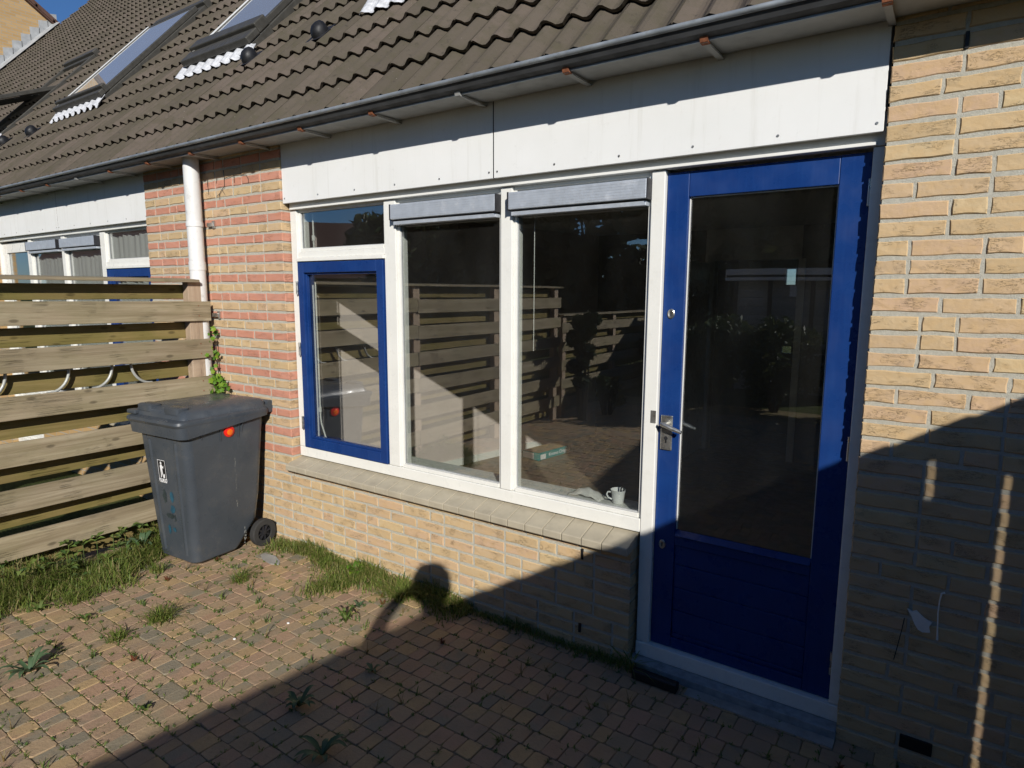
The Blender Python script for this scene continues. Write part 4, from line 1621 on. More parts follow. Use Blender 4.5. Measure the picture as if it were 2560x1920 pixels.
# printed sticker on the front: white outlined panel, walking figure with a basket, word below
def fpoly(k, pts, off):
    n = len(pts)
    k.add([front_pt(x, z, off) for x, z in pts], [tuple(range(n))])


SX, SZ = -0.032, 0.645
st = MB()
w2, h2 = 0.042, 0.078
for a in (((-w2, -h2), (w2, -h2), (w2, -h2 + 0.0035), (-w2, -h2 + 0.0035)), ((-w2, h2 - 0.0035), (w2, h2 - 0.0035), (w2, h2), (-w2, h2)),
          ((-w2, -h2), (-w2 + 0.0035, -h2), (-w2 + 0.0035, h2), (-w2, h2)), ((w2 - 0.0035, -h2), (w2, -h2), (w2, h2), (w2 - 0.0035, h2))):
    fpoly(st, [(SX + x, SZ + z) for x, z in a], 0.0042)
stk = MB()
fpoly(stk, [(SX - w2 - 0.001, SZ - h2 - 0.001), (SX + w2 + 0.001, SZ - h2 - 0.001), (SX + w2 + 0.001, SZ + h2 + 0.001), (SX - w2 - 0.001, SZ + h2 + 0.001)], 0.0025)
sk = bbuild(stk, 'sticker', M['black'], bn)
fpoly(st, [(SX - 0.006 + 0.009 * math.cos(a), SZ + 0.056 + 0.010 * math.sin(a)) for a in [2 * math.pi * i / 12 for i in range(12)]], 0.0042)
fpoly(st, [(SX - 0.016, SZ + 0.044), (SX + 0.002, SZ + 0.046), (SX + 0.012, SZ + 0.030), (SX + 0.018, SZ + 0.040), (SX + 0.021, SZ + 0.036), (SX + 0.014, SZ + 0.018), (SX + 0.004, SZ + 0.026), (SX + 0.004, SZ + 0.004), (SX - 0.018, SZ + 0.006), (SX - 0.020, SZ + 0.030)], 0.0042)
fpoly(st, [(SX - 0.018, SZ + 0.006), (SX - 0.007, SZ + 0.005), (SX - 0.008, SZ - 0.020), (SX - 0.014, SZ - 0.044), (SX - 0.023, SZ - 0.044), (SX - 0.017, SZ - 0.018)], 0.0042)
fpoly(st, [(SX - 0.006, SZ + 0.005), (SX + 0.004, SZ + 0.004), (SX + 0.006, SZ - 0.018), (SX + 0.014, SZ - 0.044), (SX + 0.005, SZ - 0.044), (SX - 0.003, SZ - 0.018)], 0.0042)
fpoly(st, [(SX + 0.012, SZ - 0.018), (SX + 0.026, SZ - 0.018), (SX + 0.024, SZ - 0.045), (SX + 0.014, SZ - 0.045)], 0.0043)
bbuild(st, 'pictogram', M['print'], sk)
tm = text_mesh('KLIKO', 0.031, 'lettering', M['print'], 0.0008)
for v in tm.vertices:
    x, z = SX + v.co.x, SZ - 0.072 + v.co.y
    v.co = bt(front_pt(x, z, 0.0042 + v.co.z))
mesh_obj('lettering', tm, sk)


# faded hand painted shapes lower on the front
def blob(cx, cz, rx, rz, seed, mt, n=14, jag=0.25):
    rr = random.Random(seed)
    k = MB()
    pts = []
    for i in range(n):
        a = 2 * math.pi * i / n
        q = 1 + rr.uniform(-jag, jag)
        pts.append((cx + rx * q * math.cos(a), cz + rz * q * math.sin(a)))
    fpoly(k, pts, 0.0022)
    bbuild(k, 'painted_patch', M[mt], bn)


blob(-0.045, 0.47, 0.022, 0.045, 3, 'paintdark')
blob(0.038, 0.475, 0.020, 0.042, 4, 'paintblue', 14, 0.15)
blob(0.030, 0.385, 0.026, 0.026, 5, 'paintblue')
blob(-0.010, 0.335, 0.040, 0.020, 6, 'paintdark')
blob(0.045, 0.325, 0.012, 0.030, 7, 'paintdark', 10, 0.5)
blob(-0.035, 0.235, 0.014, 0.036, 8, 'paintblue')
blob(0.022, 0.240, 0.018, 0.016, 9, 'paintblue')
# pale scuffs down the side
k = MB()
rr = random.Random(3)
for yc, za, zb, wdt in ((0.045, 0.60, 0.70, 0.0022), (0.05, 0.46, 0.58, 0.0012), (0.055, 0.34, 0.38, 0.0022), (0.115, 0.05, 0.17, 0.005), (0.125, 0.08, 0.15, 0.003)):
    z = za
    while z < zb:
        dz = rr.uniform(0.004, 0.016)
        y = yc + rr.uniform(-0.002, 0.002)
        ww = wdt * rr.uniform(0.3, 1.0)
        k.add([side_pt(y - ww, z, 0.0015), side_pt(y + ww, z, 0.0015), side_pt(y + ww * 0.6, z + dz, 0.0015), side_pt(y - ww * 0.5, z + dz, 0.0015)], [(0, 1, 2, 3)])
        z += dz + rr.uniform(0.0, 0.012)
bbuild(k, 'scuff_marks', M['hose'], bn)


# ------------------------------------------------------------------ small things
# black bar on the ground by the door
k = MB()
k.loft([[(x, y, z) for y, z in ((-0.104, 0.006), (-0.100, 0.042), (-0.090, 0.050), (-0.066, 0.050), (-0.058, 0.040), (-0.056, 0.006))] for x in (-0.868, -0.862, -0.655, -0.649)])
sb_ = k.build('boot_scraper', M['black'], None, bevel=0.003)
tag(sb_, 'short black bar lying on the paving at the foot of the door', 'scraper')

mg = empty('mug', (-1.113, 0.225, 0.738))
tag(mg, 'white china mug with a spoon on the window board', 'mug')
k = MB()
rg = []
for z, r_ in ((0.738, 0.026), (0.741, 0.029), (0.760, 0.031), (0.785, 0.034), (0.806, 0.0385), (0.812, 0.041), (0.812, 0.0385), (0.79, 0.032), (0.747, 0.027)):
    rg.append([(-1.113 + r_ * math.cos(2 * math.pi * i / 24), 0.225 + r_ * math.sin(2 * math.pi * i / 24), z) for i in range(24)])
k.loft(rg).build('bowl', M['china'], mg, auto=60)
MB().tube([(-1.142, 0.212, 0.797), (-1.162, 0.204, 0.797), (-1.168, 0.201, 0.783), (-1.160, 0.205, 0.765), (-1.142, 0.213, 0.757)], 0.0045, 8).build('handle', M['china'], mg, auto=60)
for dx in (0.0, 0.014):
    MB().tube([(-1.112 + dx, 0.23, 0.75), (-1.094 + dx, 0.225, 0.834 - dx)], [0.003, 0.0042], 6).build('spoon', M['darkmetal'], mg)

k = MB()
pts = []
n, m_ = 14, 7
for j in range(m_ + 1):
    for i in range(n + 1):
        u, v = i / n, j / m_
        pts.append((-1.40 + 0.20 * u, 0.19 + 0.09 * v, 0.7395 + 0.045 * math.sin(math.pi * u) * (0.35 + 0.65 * math.sin(math.pi * v)) + 0.004 * math.sin(u * 19 + v * 7)))
k.add(pts, [(j * (n + 1) + i, j * (n + 1) + i + 1, (j + 1) * (n + 1) + i + 1, (j + 1) * (n + 1) + i) for j in range(m_) for i in range(n)])
cl = k.build('crochet_cloth', M['cloth'], None, smooth=True)
cl.modifiers.new('thick', 'SOLIDIFY').thickness = 0.004
tag(cl, 'crumpled white crochet cloth on the window board', 'cloth')

# carton of flooring planks on the floor
kx = empty('flooring_carton', (-3.37, 3.2, 0))
tag(kx, 'flat teal and white carton on the floor behind the window', 'carton')
ca, cb = Vector((-3.345, 3.015, 0)), Vector((-3.25, 3.62, 0))
dl = (cb - ca).normalized()
dw = Vector((-dl.y, dl.x, 0))


def cpt(a, b, z):
    p = ca + dl * a + dw * b
    return (p.x, p.y, z)


Lc, Wc, Hc = 0.62, 0.24, 0.085
k = MB().add([cpt(0, 0, 0.002), cpt(Lc, 0, 0.002), cpt(Lc, Wc, 0.002), cpt(0, Wc, 0.002), cpt(0, 0, Hc), cpt(Lc, 0, Hc), cpt(Lc, Wc, Hc), cpt(0, Wc, Hc)], [(0, 3, 2, 1), (4, 5, 6, 7), (0, 1, 5, 4), (1, 2, 6, 5), (2, 3, 7, 6), (3, 0, 4, 7)])
bxo = k.build('box', M['teal'], kx, bevel=0.003)
MB().add([cpt(0.01, 0.01, Hc + 0.002), cpt(Lc - 0.01, 0.01, Hc + 0.002), cpt(Lc - 0.01, Wc - 0.01, Hc + 0.002), cpt(0.01, Wc - 0.01, Hc + 0.002)], [(0, 1, 2, 3)]).build('box_top', M['boardtop'], kx)
MB().add([cpt(-0.002, 0.07, 0.012), cpt(-0.002, Wc - 0.01, 0.012), cpt(-0.002, Wc - 0.01, Hc - 0.008), cpt(-0.002, 0.07, Hc - 0.008)], [(0, 1, 2, 3)]).build('label', M['carton'], kx)
MB().add([cpt(0.03, -0.002, 0.01), cpt(0.12, -0.002, 0.01), cpt(0.12, -0.002, Hc - 0.02), cpt(0.03, -0.002, Hc - 0.02)], [(0, 1, 2, 3)]).build('label', M['carton'], kx)
tm = text_mesh('Krono Original', 0.062, 'lettering', M['print'], 0.001)
for v in tm.vertices:
    v.co = Vector(cpt(0.36 + v.co.x, -0.003 - v.co.z, 0.028 + v.co.y * 0.9))
mesh_obj('lettering', tm, kx)

for i, (x, y, lab) in enumerate(((-2.745, -0.985, 'small white pebble on the paving near the shadow edge'), (-2.65, -0.72, 'tiny white pebble between the bin and the wall shadow'))):
    k = MB()
    rg = []
    for hh, r_ in ((0.001, 0.004), (0.004, 0.008), (0.008, 0.007), (0.010, 0.003)):
        rg.append([(x + r_ * math.cos(a) * 1.2, y + r_ * math.sin(a), hh) for a in [2 * math.pi * q / 8 for q in range(8)]])
    tag(k.loft(rg).build('pebble', M['pebble'], None, smooth=True), lab, 'pebble', 'pebbles on the paving')
k = MB()
pp = [(-3.60, -0.215), (-3.50, -0.20), (-3.40, -0.235), (-3.36, -0.27), (-3.42, -0.30), (-3.52, -0.285), (-3.60, -0.25)]
k.add([(x, y, 0.0055) for x, y in pp] + [(x, y, -0.003) for x, y in pp], [tuple(range(7))] + [(i, (i + 1) % 7, 7 + (i + 1) % 7, 7 + i) for i in range(7)])
tag(k.build('spilled_mortar', M['concrete']), 'pale spill of mortar on the paving beside the bin wheel', 'mortar', kind='stuff')


# ------------------------------------------------------------------ grass and weeds
def blades(name, spots, mat, label, cat, wmin=0.0016, wmax=0.0032, parent=None, kind='stuff'):
    """spots: (x, y, z, height, lean, azimuth)"""
    vs, fs = [], []
    for x, y, z, h, ln, az in spots:
        wd = random.uniform(wmin, wmax)
        ca_, sa_ = math.cos(az), math.sin(az)
        px, py = -sa_ * wd, ca_ * wd
        o = len(vs)
        for t, wf in ((0.0, 1.0), (0.45, 0.85), (0.8, 0.5)):
            fx = ln * h * t * t
            zz = z + h * t * (1 - 0.25 * ln * t)
            vs.append((x + ca_ * fx - px * wf, y + sa_ * fx - py * wf, zz))
            vs.append((x + ca_ * fx + px * wf, y + sa_ * fx + py * wf, zz))
        fx = ln * h
        vs.append((x + ca_ * fx, y + sa_ * fx, z + h * (1 - 0.25 * ln) - 0.12 * h * ln))
        fs += [(o, o + 1, o + 3, o + 2), (o + 2, o + 3, o + 5, o + 4), (o + 4, o + 5, o + 6)]
    me = bpy.data.meshes.new(name)
    me.from_pydata(vs, [], fs)
    me.materials.append(mat)
    ob = mesh_obj(name, me, parent)
    if parent is None:
        tag(ob, label, cat, kind=kind)
    return ob


def rand_blade(x, y, h, z=-0.005):
    return (x, y, z, h * random.uniform(0.5, 1.25), random.uniform(0.15, 1.3), random.uniform(0, 2 * math.pi))


sp_f = []
while len(sp_f) < 16000:
    y = random.uniform(-2.6, -0.45)
    wdt = 0.50 + 0.10 * math.sin(y * 5.1) + 0.06 * math.sin(y * 13.0)
    if y > -0.95:
        wdt *= 0.55
    x = -4.36 + abs(random.gauss(0, 0.5)) * wdt
    if x > -4.36 + wdt:
        continue
    hh = 0.165 * (1.25 - 0.85 * (x + 4.36) / wdt) * (0.75 + 0.35 * math.sin(y * 7 + x * 9))
    sp_f.append(rand_blade(x, y, max(0.035, hh)))
blades('grass', sp_f, M['grass'], 'thick strip of grass along the foot of the timber fence', 'grass')

sp_w = []
while len(sp_w) < 6200:
    x = random.uniform(-3.68, -0.95)
    if x < -2.65:
        wdt = 0.16 + 0.08 * math.sin(x * 8)
    elif x < -1.9:
        wdt = 0.16 + 0.05 * math.sin(x * 9)
    else:
        wdt = 0.06
        if random.random() < 0.6:
            continue
    y = -0.012 - abs(random.gauss(0, 0.45)) * wdt
    if y < -wdt - 0.05:
        continue
    hh = 0.115 * (1.15 - 0.6 * (-y) / max(wdt, 0.05)) * (0.8 + 0.3 * math.sin(x * 11))
    if x > -1.9:
        hh *= 0.5
    sp_w.append(rand_blade(x, y, max(0.04, hh)))
for _ in range(900):      # tongue of grass reaching out from the wall
    a = random.gauss(0, 1)
    b = random.gauss(0, 1)
    sp_w.append(rand_blade(-2.80 + 0.05 * a + 0.02 * b, -0.26 + 0.09 * b, 0.075))
blades('grass', sp_w, M['grass'], 'grass growing along the foot of the house wall', 'grass')

# seedlings and moss tufts in the paving joints
sj, sd, sr = [], [], []
for i, c in enumerate(cells):
    if not in_frame((c[0], c[1], 0), 60) or c[1] > -0.02 or c[0] < -4.25:
        continue
    shade = c[0] > -2.1 + 0.17 * c[1]
    for _ in range(5 if not shade else 2):
        e = random.random()
        if e < 0.55:
            x, y = c[0] + c[2] / 2 + random.gauss(0, 0.002), c[1] + random.uniform(-0.05, 0.05)
        else:
            x, y = c[0] + random.uniform(-0.5, 0.5) * c[2], c[1] - 0.049 + random.gauss(0, 0.002)
        if random.random() < 0.5:
            for q in range(random.randint(3, 8)):
                sj.append((x + random.gauss(0, 0.006), y + random.gauss(0, 0.004), -0.004, random.uniform(0.006, 0.02), random.uniform(0.5, 1.4), random.uniform(0, 6.28)))
        if random.random() < 0.03:
            for q in range(random.randint(4, 10)):
                sj.append((x + random.gauss(0, 0.008), y + random.gauss(0, 0.008), -0.004, random.uniform(0.02, 0.05), random.uniform(0.2, 1.1), random.uniform(0, 6.28)))
        if random.random() < 0.012:
            for q in range(7):
                sd.append((x, y, -0.004, random.uniform(0.03, 0.08), random.uniform(0.3, 0.9), random.uniform(0, 6.28)))
        if random.random() < 0.006:
            for q in range(12):
                sr.append((x + random.gauss(0, 0.006), y + random.gauss(0, 0.006), 0.0, random.uniform(0.012, 0.035), random.uniform(0.5, 1.2), random.uniform(0, 6.28)))
blades('joint_seedlings', sj, M['weed'], 'tiny green seedlings and moss in the paving joints', 'seedlings', 0.0018, 0.0045)
blades('dry_stalks', sd, M['dryweed'], 'thin dry stalks standing in the paving joints', 'stalks', 0.0012, 0.0022)
blades('red_seedlings', sr, M['redweed'], 'small reddish weeds scattered in the paving joints', 'seedlings', 0.003, 0.006)


def rosette(name, x, y, n, L, wd, lift, mat, label, cat='weed', group=None, stalk=0.0):
    """broad leaved plant: each leaf a folded, arching blade"""
    k = MB()
    rr = random.Random(int((x * 31 + y * 17) * 1000))
    for i in range(n):
        az = 2 * math.pi * i / n + rr.uniform(-0.4, 0.4)
        l = L * rr.uniform(0.6, 1.15)
        el = lift * rr.uniform(0.5, 1.3)
        ca_, sa_ = math.cos(az), math.sin(az)
        z0 = 0.002 + stalk * rr.random()
        rows_ = []
        m_ = 6
        for j in range(m_ + 1):
            t = j / m_
            ww = wd * math.sin(math.pi * min(1, 0.08 + t * 0.92)) ** 0.8 * rr.uniform(0.85, 1.1)
            r_ = l * t * (1 - 0.12 * t)
            zz = z0 + el * l * math.sin(t * 2.3) * 0.8
            rows_.append([(x + ca_ * r_ - sa_ * ww, y + sa_ * r_ + ca_ * ww, zz + ww * 0.35), (x + ca_ * r_, y + sa_ * r_, zz), (x + ca_ * r_ + sa_ * ww, y + sa_ * r_ - ca_ * ww, zz + ww * 0.35)])
        o = len(k.v)
        k.v += [p for q in rows_ for p in q]
        for j in range(m_):
            for q in range(2):
                k.f.append((o + j * 3 + q, o + j * 3 + q + 1, o + (j + 1) * 3 + q + 1, o + (j + 1) * 3 + q))
    if stalk:
        k.tube([(x, y, 0), (x + 0.004, y, stalk)], 0.003, 5)
    ob = k.build(name, mat, None, smooth=True)
    tag(ob, label, cat, group)
    return ob


lf = MB()
rr = random.Random(77)
for i in range(70):
    y = rr.uniform(-2.4, -0.5)
    x = -4.35 + abs(rr.gauss(0, 0.10))
    zb = rr.uniform(0.03, 0.22)
    for q in range(6):
        az = rr.uniform(0, 6.28)
        l = rr.uniform(0.03, 0.07)
        wd = l * 0.3
        ca_, sa_ = math.cos(az), math.sin(az)
        z = zb + rr.uniform(-0.02, 0.02)
        lf.add([(x, y, z), (x + ca_ * l * 0.5 - sa_ * wd, y + sa_ * l * 0.5 + ca_ * wd, z + 0.015), (x + ca_ * l, y + sa_ * l, z + rr.uniform(-0.01, 0.02)), (x + ca_ * l * 0.5 + sa_ * wd, y + sa_ * l * 0.5 - ca_ * wd, z + 0.015)], [(0, 1, 2, 3)])
    lf.tube([(x, y, 0), (x + 0.005, y, zb)], 0.0022, 4)
tag(lf.build('leafy_growth', M['weed']), 'small leafy weeds mixed into the grass under the fence', 'weeds', kind='stuff')

GW = 'weeds in the yard'
rosette('weed', -4.235, -0.74, 11, 0.12, 0.018, 0.9, M['greyweed'], 'grey green broad leaved weed at the foot of the fence left of the bin', group=GW, stalk=0.10)
rosette('weed', -4.02, -0.95, 9, 0.07, 0.010, 0.8, M['weed'], 'light green narrow leaved weed in front of the fence grass', group=GW)
rosette('weed', -3.29, -1.72, 11, 0.14, 0.012, 0.6, M['greyweed'], 'large flat dark weed at the left edge of the paving', group=GW)
rosette('weed', -3.62, -1.345, 8, 0.055, 0.008, 0.7, M['weed'], 'bushy weed on the paving below the fence grass', group=GW)
rosette('weed', -3.95, -1.45, 12, 0.065, 0.010, 0.7, M['weed'], 'spreading pale green weed beside the fence grass', group=GW)
rosette('weed', -2.53, -1.545, 6, 0.055, 0.009, 0.9, M['weed'], 'small bright green plant standing alone on the sunny paving', group=GW)
rosette('weed', -2.395, -0.53, 11, 0.08, 0.010, 0.9, M['weed'], 'upright yellowing weed on the paving in front of the wall grass', group=GW, stalk=0.05)
rosette('weed', -2.465, -0.37, 7, 0.05, 0.008, 0.8, M['greyweed'], 'small green weed just behind the upright yellowing one', group=GW)
rosette('weed', -2.80, -0.10, 10, 0.10, 0.020, 0.9, M['ivy'], 'bright yellow green weed in the grass against the wall', group=GW, stalk=0.03)
rosette('weed', -2.0, -1.14, 11, 0.10, 0.012, 0.6, M['greyweed'], 'dark weed in the shadow on the paving', group=GW)
rosette('weed', -1.67, -1.28, 11, 0.11, 0.012, 0.6, M['greyweed'], 'large weed deep in the shadow at the bottom of the yard', group=GW)
rosette('weed', -1.93, -0.77, 8, 0.05, 0.008, 0.6, M['greyweed'], 'little weed in the shadow close to the wall', group=GW)


def tuft(x, y, n, h, sprd, label, mat='grass'):
    sp_ = []
    for _ in range(n):
        sp_.append((x + random.gauss(0, sprd * 0.35), y + random.gauss(0, sprd * 0.35), -0.004, h * random.uniform(0.5, 1.2), random.uniform(0.4, 1.7), random.uniform(0, 6.28)))
    ob = blades('grass_tuft', sp_, M[mat], label, 'grass tuft', kind='thing')
    ob['group'] = 'grass tufts on the paving'
    return ob


tuft(-3.27, -1.10, 240, 0.10, 0.075, 'round grass tuft in the middle of the sunny paving')
tuft(-3.26, -1.34, 90, 0.07, 0.06, 'thin grass tuft nearer the left front of the paving')
tuft(-3.92, -1.27, 200, 0.075, 0.10, 'low wide grass tuft next to the fence grass')
tuft(-3.35, -0.56, 110, 0.09, 0.06, 'wispy grass tuft in front of the bin wheel')
tuft(-2.36, -0.13, 320, 0.14, 0.10, 'tall grass tuft against the wall at the shadow of the head')
tuft(-0.905, -0.04, 60, 0.13, 0.04, 'dark wiry tuft at the foot of the door post')
tuft(-3.92, -0.80, 90, 0.08, 0.06, 'grass tuft at the front left foot of the bin')

# ivy in the corner behind the bin
iv = empty('ivy', (-4.36, -0.05, 0))
tag(iv, 'bright green ivy climbing between the fence end and the brick wall', 'ivy')
stems = MB()
stems.tube([(-4.33, -0.04, 0.0), (-4.36, -0.03, 0.5), (-4.33, -0.03, 0.9), (-4.36, -0.03, 1.3), (-4.36, -0.03, 1.57)], [0.008, 0.006, 0.005, 0.004, 0.002], 6)
stems.tube([(-4.34, -0.03, 0.95), (-4.27, -0.04, 1.06), (-4.20, -0.05, 1.15)], [0.004, 0.003, 0.002], 6)
stems.build('stem', M['bark'], iv)
lv = MB()
rr = random.Random(12)
for i in range(105):
    if i < 50:
        z = rr.uniform(0.8, 1.58)
        x = -4.35 + rr.gauss(0, 0.03)
    else:
        z = rr.uniform(0.95, 1.2)
        x = -4.28 + rr.gauss(0, 0.06)
    y = -0.04 - abs(rr.gauss(0, 0.03))
    s = rr.uniform(0.014, 0.028)
    a = Vector((rr.gauss(0, 0.5) + 0.5, rr.gauss(0, 0.3) - 1.0, rr.gauss(0, 0.4) + 0.2)).normalized()
    b = a.cross(Vector((rr.gauss(0, 0.6), 0, -1))).normalized()
    c = a.cross(b)
    p = Vector((x, y, z))
    o2 = [(0, -1.0), (0.45, -0.55), (1.0, -0.35), (0.6, 0.1), (0.75, 0.7), (0.1, 0.55), (-0.6, 0.75), (-0.55, 0.1), (-1.0, -0.3), (-0.45, -0.55)]
    lv.add([p] + [p + b * (u * s) + c * (v * s) + a * rr.uniform(0, 0.004) for u, v in o2], [(0, 1 + q, 1 + (q + 1) % 10) for q in range(10)])
lv.build('leaves', M['ivy'], iv)['kind'] = 'stuff'

# dry stems left on the brick beside the downpipe
dv = MB()
for l in ([(-4.385, 2.66), (-4.384, 2.61), (-4.378, 2.545)], [(-3.971, 2.654), (-3.895, 2.64), (-3.876, 2.611), (-3.874, 2.582)], [(-4.17, 2.70), (-4.165, 2.64), (-4.17, 2.588), (-4.205, 2.565), (-4.236, 2.542), (-4.275, 2.525)],
          [(-4.262, 2.66), (-4.27, 2.617)], [(-4.201, 2.565), (-4.167, 2.529)], [(-4.165, 2.64), (-4.05, 2.66), (-3.971, 2.654)], [(-4.236, 2.542), (-4.24, 2.50)], [(-4.05, 2.66), (-4.04, 2.60)]):
    dv.tube([(x, -0.005 - 0.002 * (i % 2), z) for i, (x, z) in enumerate(l)], [0.0022] * (len(l) - 1) + [0.0012], 5)
tag(dv.build('dead_ivy', M['bark'], None), 'thin dry ivy stems clinging to the brick just right of the downpipe top', 'dead ivy')

# ------------------------------------------------------------------ unseen screen added on the right to throw the big shadow
scr = empty('shadow_screen', (1.55, -3.4, 0))
tag(scr, 'tall boarded screen with tile capping, added out of view to cast the big shadow', 'screen')


def sx_at(y):
    return -2.06 + 0.17 * y + 1.724 * 2.27


slots = ((-1.285, 0.85, 2.03), (-1.490, 2.02, 2.235), (-3.135, 1.86, 2.235))    # gaps shaped to let the light streaks through: where along the screen, from, to


def screen_piece(ya, yb, z0, z1):
    xa, xb = sx_at(ya), sx_at(yb)
    k = MB()
    k.add([(xa, ya, z0), (xb, yb, z0), (xb + 0.022, yb, z0), (xa + 0.022, ya, z0), (xa, ya, z1), (xb, yb, z1), (xb + 0.022, yb, z1), (xa + 0.022, ya, z1)],
          [(0, 3, 2, 1), (4, 5, 6, 7), (0, 1, 5, 4), (1, 2, 6, 5), (2, 3, 7, 6), (3, 0, 4, 7)])
    k.build('board', M['wood_s'], scr)


edges_ = [-0.55]
while edges_[-1] > -8.6:
    nx = edges_[-1] - 0.148
    for yc, _, _ in slots:
        if edges_[-1] > yc > nx:
            edges_ += [yc + 0.0138, yc - 0.0138]
            nx = yc - 0.0138 - 0.148
    edges_.append(nx)
for yb, ya in zip(edges_, edges_[1:]):
    sl = [q for q in slots if ya - 0.001 < q[0] < yb + 0.001]
    if sl:
        _, z0, z1 = sl[0]
        screen_piece(ya, yb, -0.05, z0)
        if z1 < 2.2:
            screen_piece(ya, yb, z1, 2.24)
    elif yb - ya > 0.004:
        screen_piece(ya, yb, -0.05, 2.24)
y = -0.5
while y > -8.7:
    r_ = 0.085
    k = MB()
    rg = []
    for t in (0.0, 0.235):
        q = []
        for i in range(9):
            a = math.pi * i / 8
            rr_ = r_ * (1.0 if t == 0 else 0.82)
            q.append((sx_at(y - t) + 0.011 - math.cos(a) * rr_, y - t, 2.215 + math.sin(a) * rr_ * 0.85))
        rg.append(q)
    k.loft(rg)
    k.build('capping_tile', M['tilecap'], scr)
    y -= 0.22
for y in (-0.6, -2.4, -4.2, -6.0, -7.8):
    box('post', M['wood_s'], scr, sx_at(y) + 0.024, sx_at(y) + 0.10, y - 0.04, y + 0.04, -0.3, 2.1, 0.003)

# ------------------------------------------------------------------ the photographer, whose shadow falls on the wall
ph = empty('person', (0.36, -2.93, 0))
tag(ph, 'person in dark jacket holding a camera up, shadow falling on the wall', 'person')
BX, BY = 0.44, -2.90
fw = Vector((-0.5, 0.86, 0)).normalized()
rt = Vector((fw.y, -fw.x, 0))


def PB(r_, f_, z):
    p = Vector((BX, BY, 0)) + rt * r_ + fw * f_
    return (p.x, p.y, z)


def skin_body(name, nodes, edges, mat, parent, root=0, sub=2):
    me = bpy.data.meshes.new(name)
    me.from_pydata([n_[0] for n_ in nodes], edges, [])
    me.materials.append(mat)
    ob = mesh_obj(name, me, parent)
    ob.modifiers.new('skin', 'SKIN').use_smooth_shade = True
    if not me.skin_vertices:
        me.skin_vertices.new() if hasattr(me.skin_vertices, 'new') else None
    sv = me.skin_vertices[0].data
    for i, n_ in enumerate(nodes):
        r_ = n_[1]
        sv[i].radius = (r_, r_) if isinstance(r_, (int, float)) else r_
    sv[root].use_root = True
    s_ = ob.modifiers.new('sub', 'SUBSURF')
    s_.levels = s_.render_levels = sub
    return ob


nodes = [(PB(0, -0.02, 1.04), 0.165), (PB(0, -0.03, 1.24), 0.155), (PB(0, -0.03, 1.46), 0.165), (PB(0, -0.02, 1.60), 0.115), (PB(0, -0.01, 1.69), 0.062), (PB(0, 0.0, 1.755), 0.064),
         (PB(0, 0.01, 1.83), 0.098), (PB(0, 0.005, 1.92), 0.098), (PB(0, 0.0, 1.985), 0.06),
         (PB(0.18, -0.02, 1.56), 0.070), (PB(0.20, 0.10, 1.36), 0.052), (PB(0.04, 0.17, 1.60), 0.042), (PB(-0.045, 0.150, 1.75), 0.028),
         (PB(-0.18, -0.02, 1.56), 0.070), (PB(-0.40, 0.05, 1.44), 0.052), (PB(-0.30, 0.11, 1.66), 0.042), (PB(-0.190, 0.145, 1.79), 0.028),
         (PB(0.10, -0.02, 0.95), 0.105), (PB(0.11, 0.02, 0.52), 0.068), (PB(0.12, -0.02, 0.10), 0.048), (PB(0.13, 0.11, 0.04), 0.040),
         (PB(-0.10, -0.02, 0.95), 0.105), (PB(-0.11, 0.02, 0.52), 0.068), (PB(-0.12, -0.02, 0.10), 0.048), (PB(-0.13, 0.11, 0.04), 0.040)]
edges = [(0, 1), (1, 2), (2, 3), (3, 4), (4, 5), (5, 6), (6, 7), (7, 8), (3, 9), (9, 10), (10, 11), (11, 12), (3, 13), (13, 14), (14, 15), (15, 16), (0, 17), (17, 18), (18, 19), (19, 20), (0, 21), (21, 22), (22, 23), (23, 24)]
skin_body('body', nodes, edges, M['jacket'], ph)
k = MB()
rg = []
for z, r_ in ((1.84, 0.108), (1.90, 0.125), (1.97, 0.118), (2.02, 0.085), (2.045, 0.03)):
    rg.append([(PB(0, -0.02, 0)[0] + r_ * 0.95 * math.cos(2 * math.pi * i / 20), PB(0, -0.02, 0)[1] + r_ * math.sin(2 * math.pi * i / 20), z) for i in range(20)])
k.loft(rg).build('hair', M['hair'], ph, smooth=True)
for s_ in (-1, 1):
    for i in range(4):
        skin_body('finger', [(PB(-0.113 + s_ * (0.080 - 0.004 * i), 0.140, 1.800 - 0.019 * i), 0.0095), (PB(-0.113 + s_ * 0.068, 0.152, 1.806 - 0.019 * i), 0.0085), (PB(-0.113 + s_ * 0.046, 0.155, 1.808 - 0.019 * i), 0.0075)], [(0, 1), (1, 2)], M['skin'], ph, 0, 1)
    skin_body('thumb', [(PB(-0.113 + s_ * 0.082, 0.130, 1.775), 0.011), (PB(-0.113 + s_ * 0.06, 0.112, 1.768), 0.010), (PB(-0.113 + s_ * 0.035, 0.108, 1.775), 0.0085)], [(0, 1), (1, 2)], M['skin'], ph, 0, 1)
# compact camera body held just behind the viewpoint
k = MB()
vs = []
for z in (1.765, 1.83):
    for r_, f_ in ((-0.163, 0.118), (-0.063, 0.118), (-0.063, 0.145), (-0.163, 0.145)):
        vs.append(PB(r_, f_, z))
k.add(vs, [(0, 3, 2, 1), (4, 5, 6, 7), (0, 1, 5, 4), (1, 2, 6, 5), (2, 3, 7, 6), (3, 0, 4, 7)])
tag(k.build('compact_camera', M['black'], None, bevel=0.006), 'small black compact camera held in both hands', 'camera')


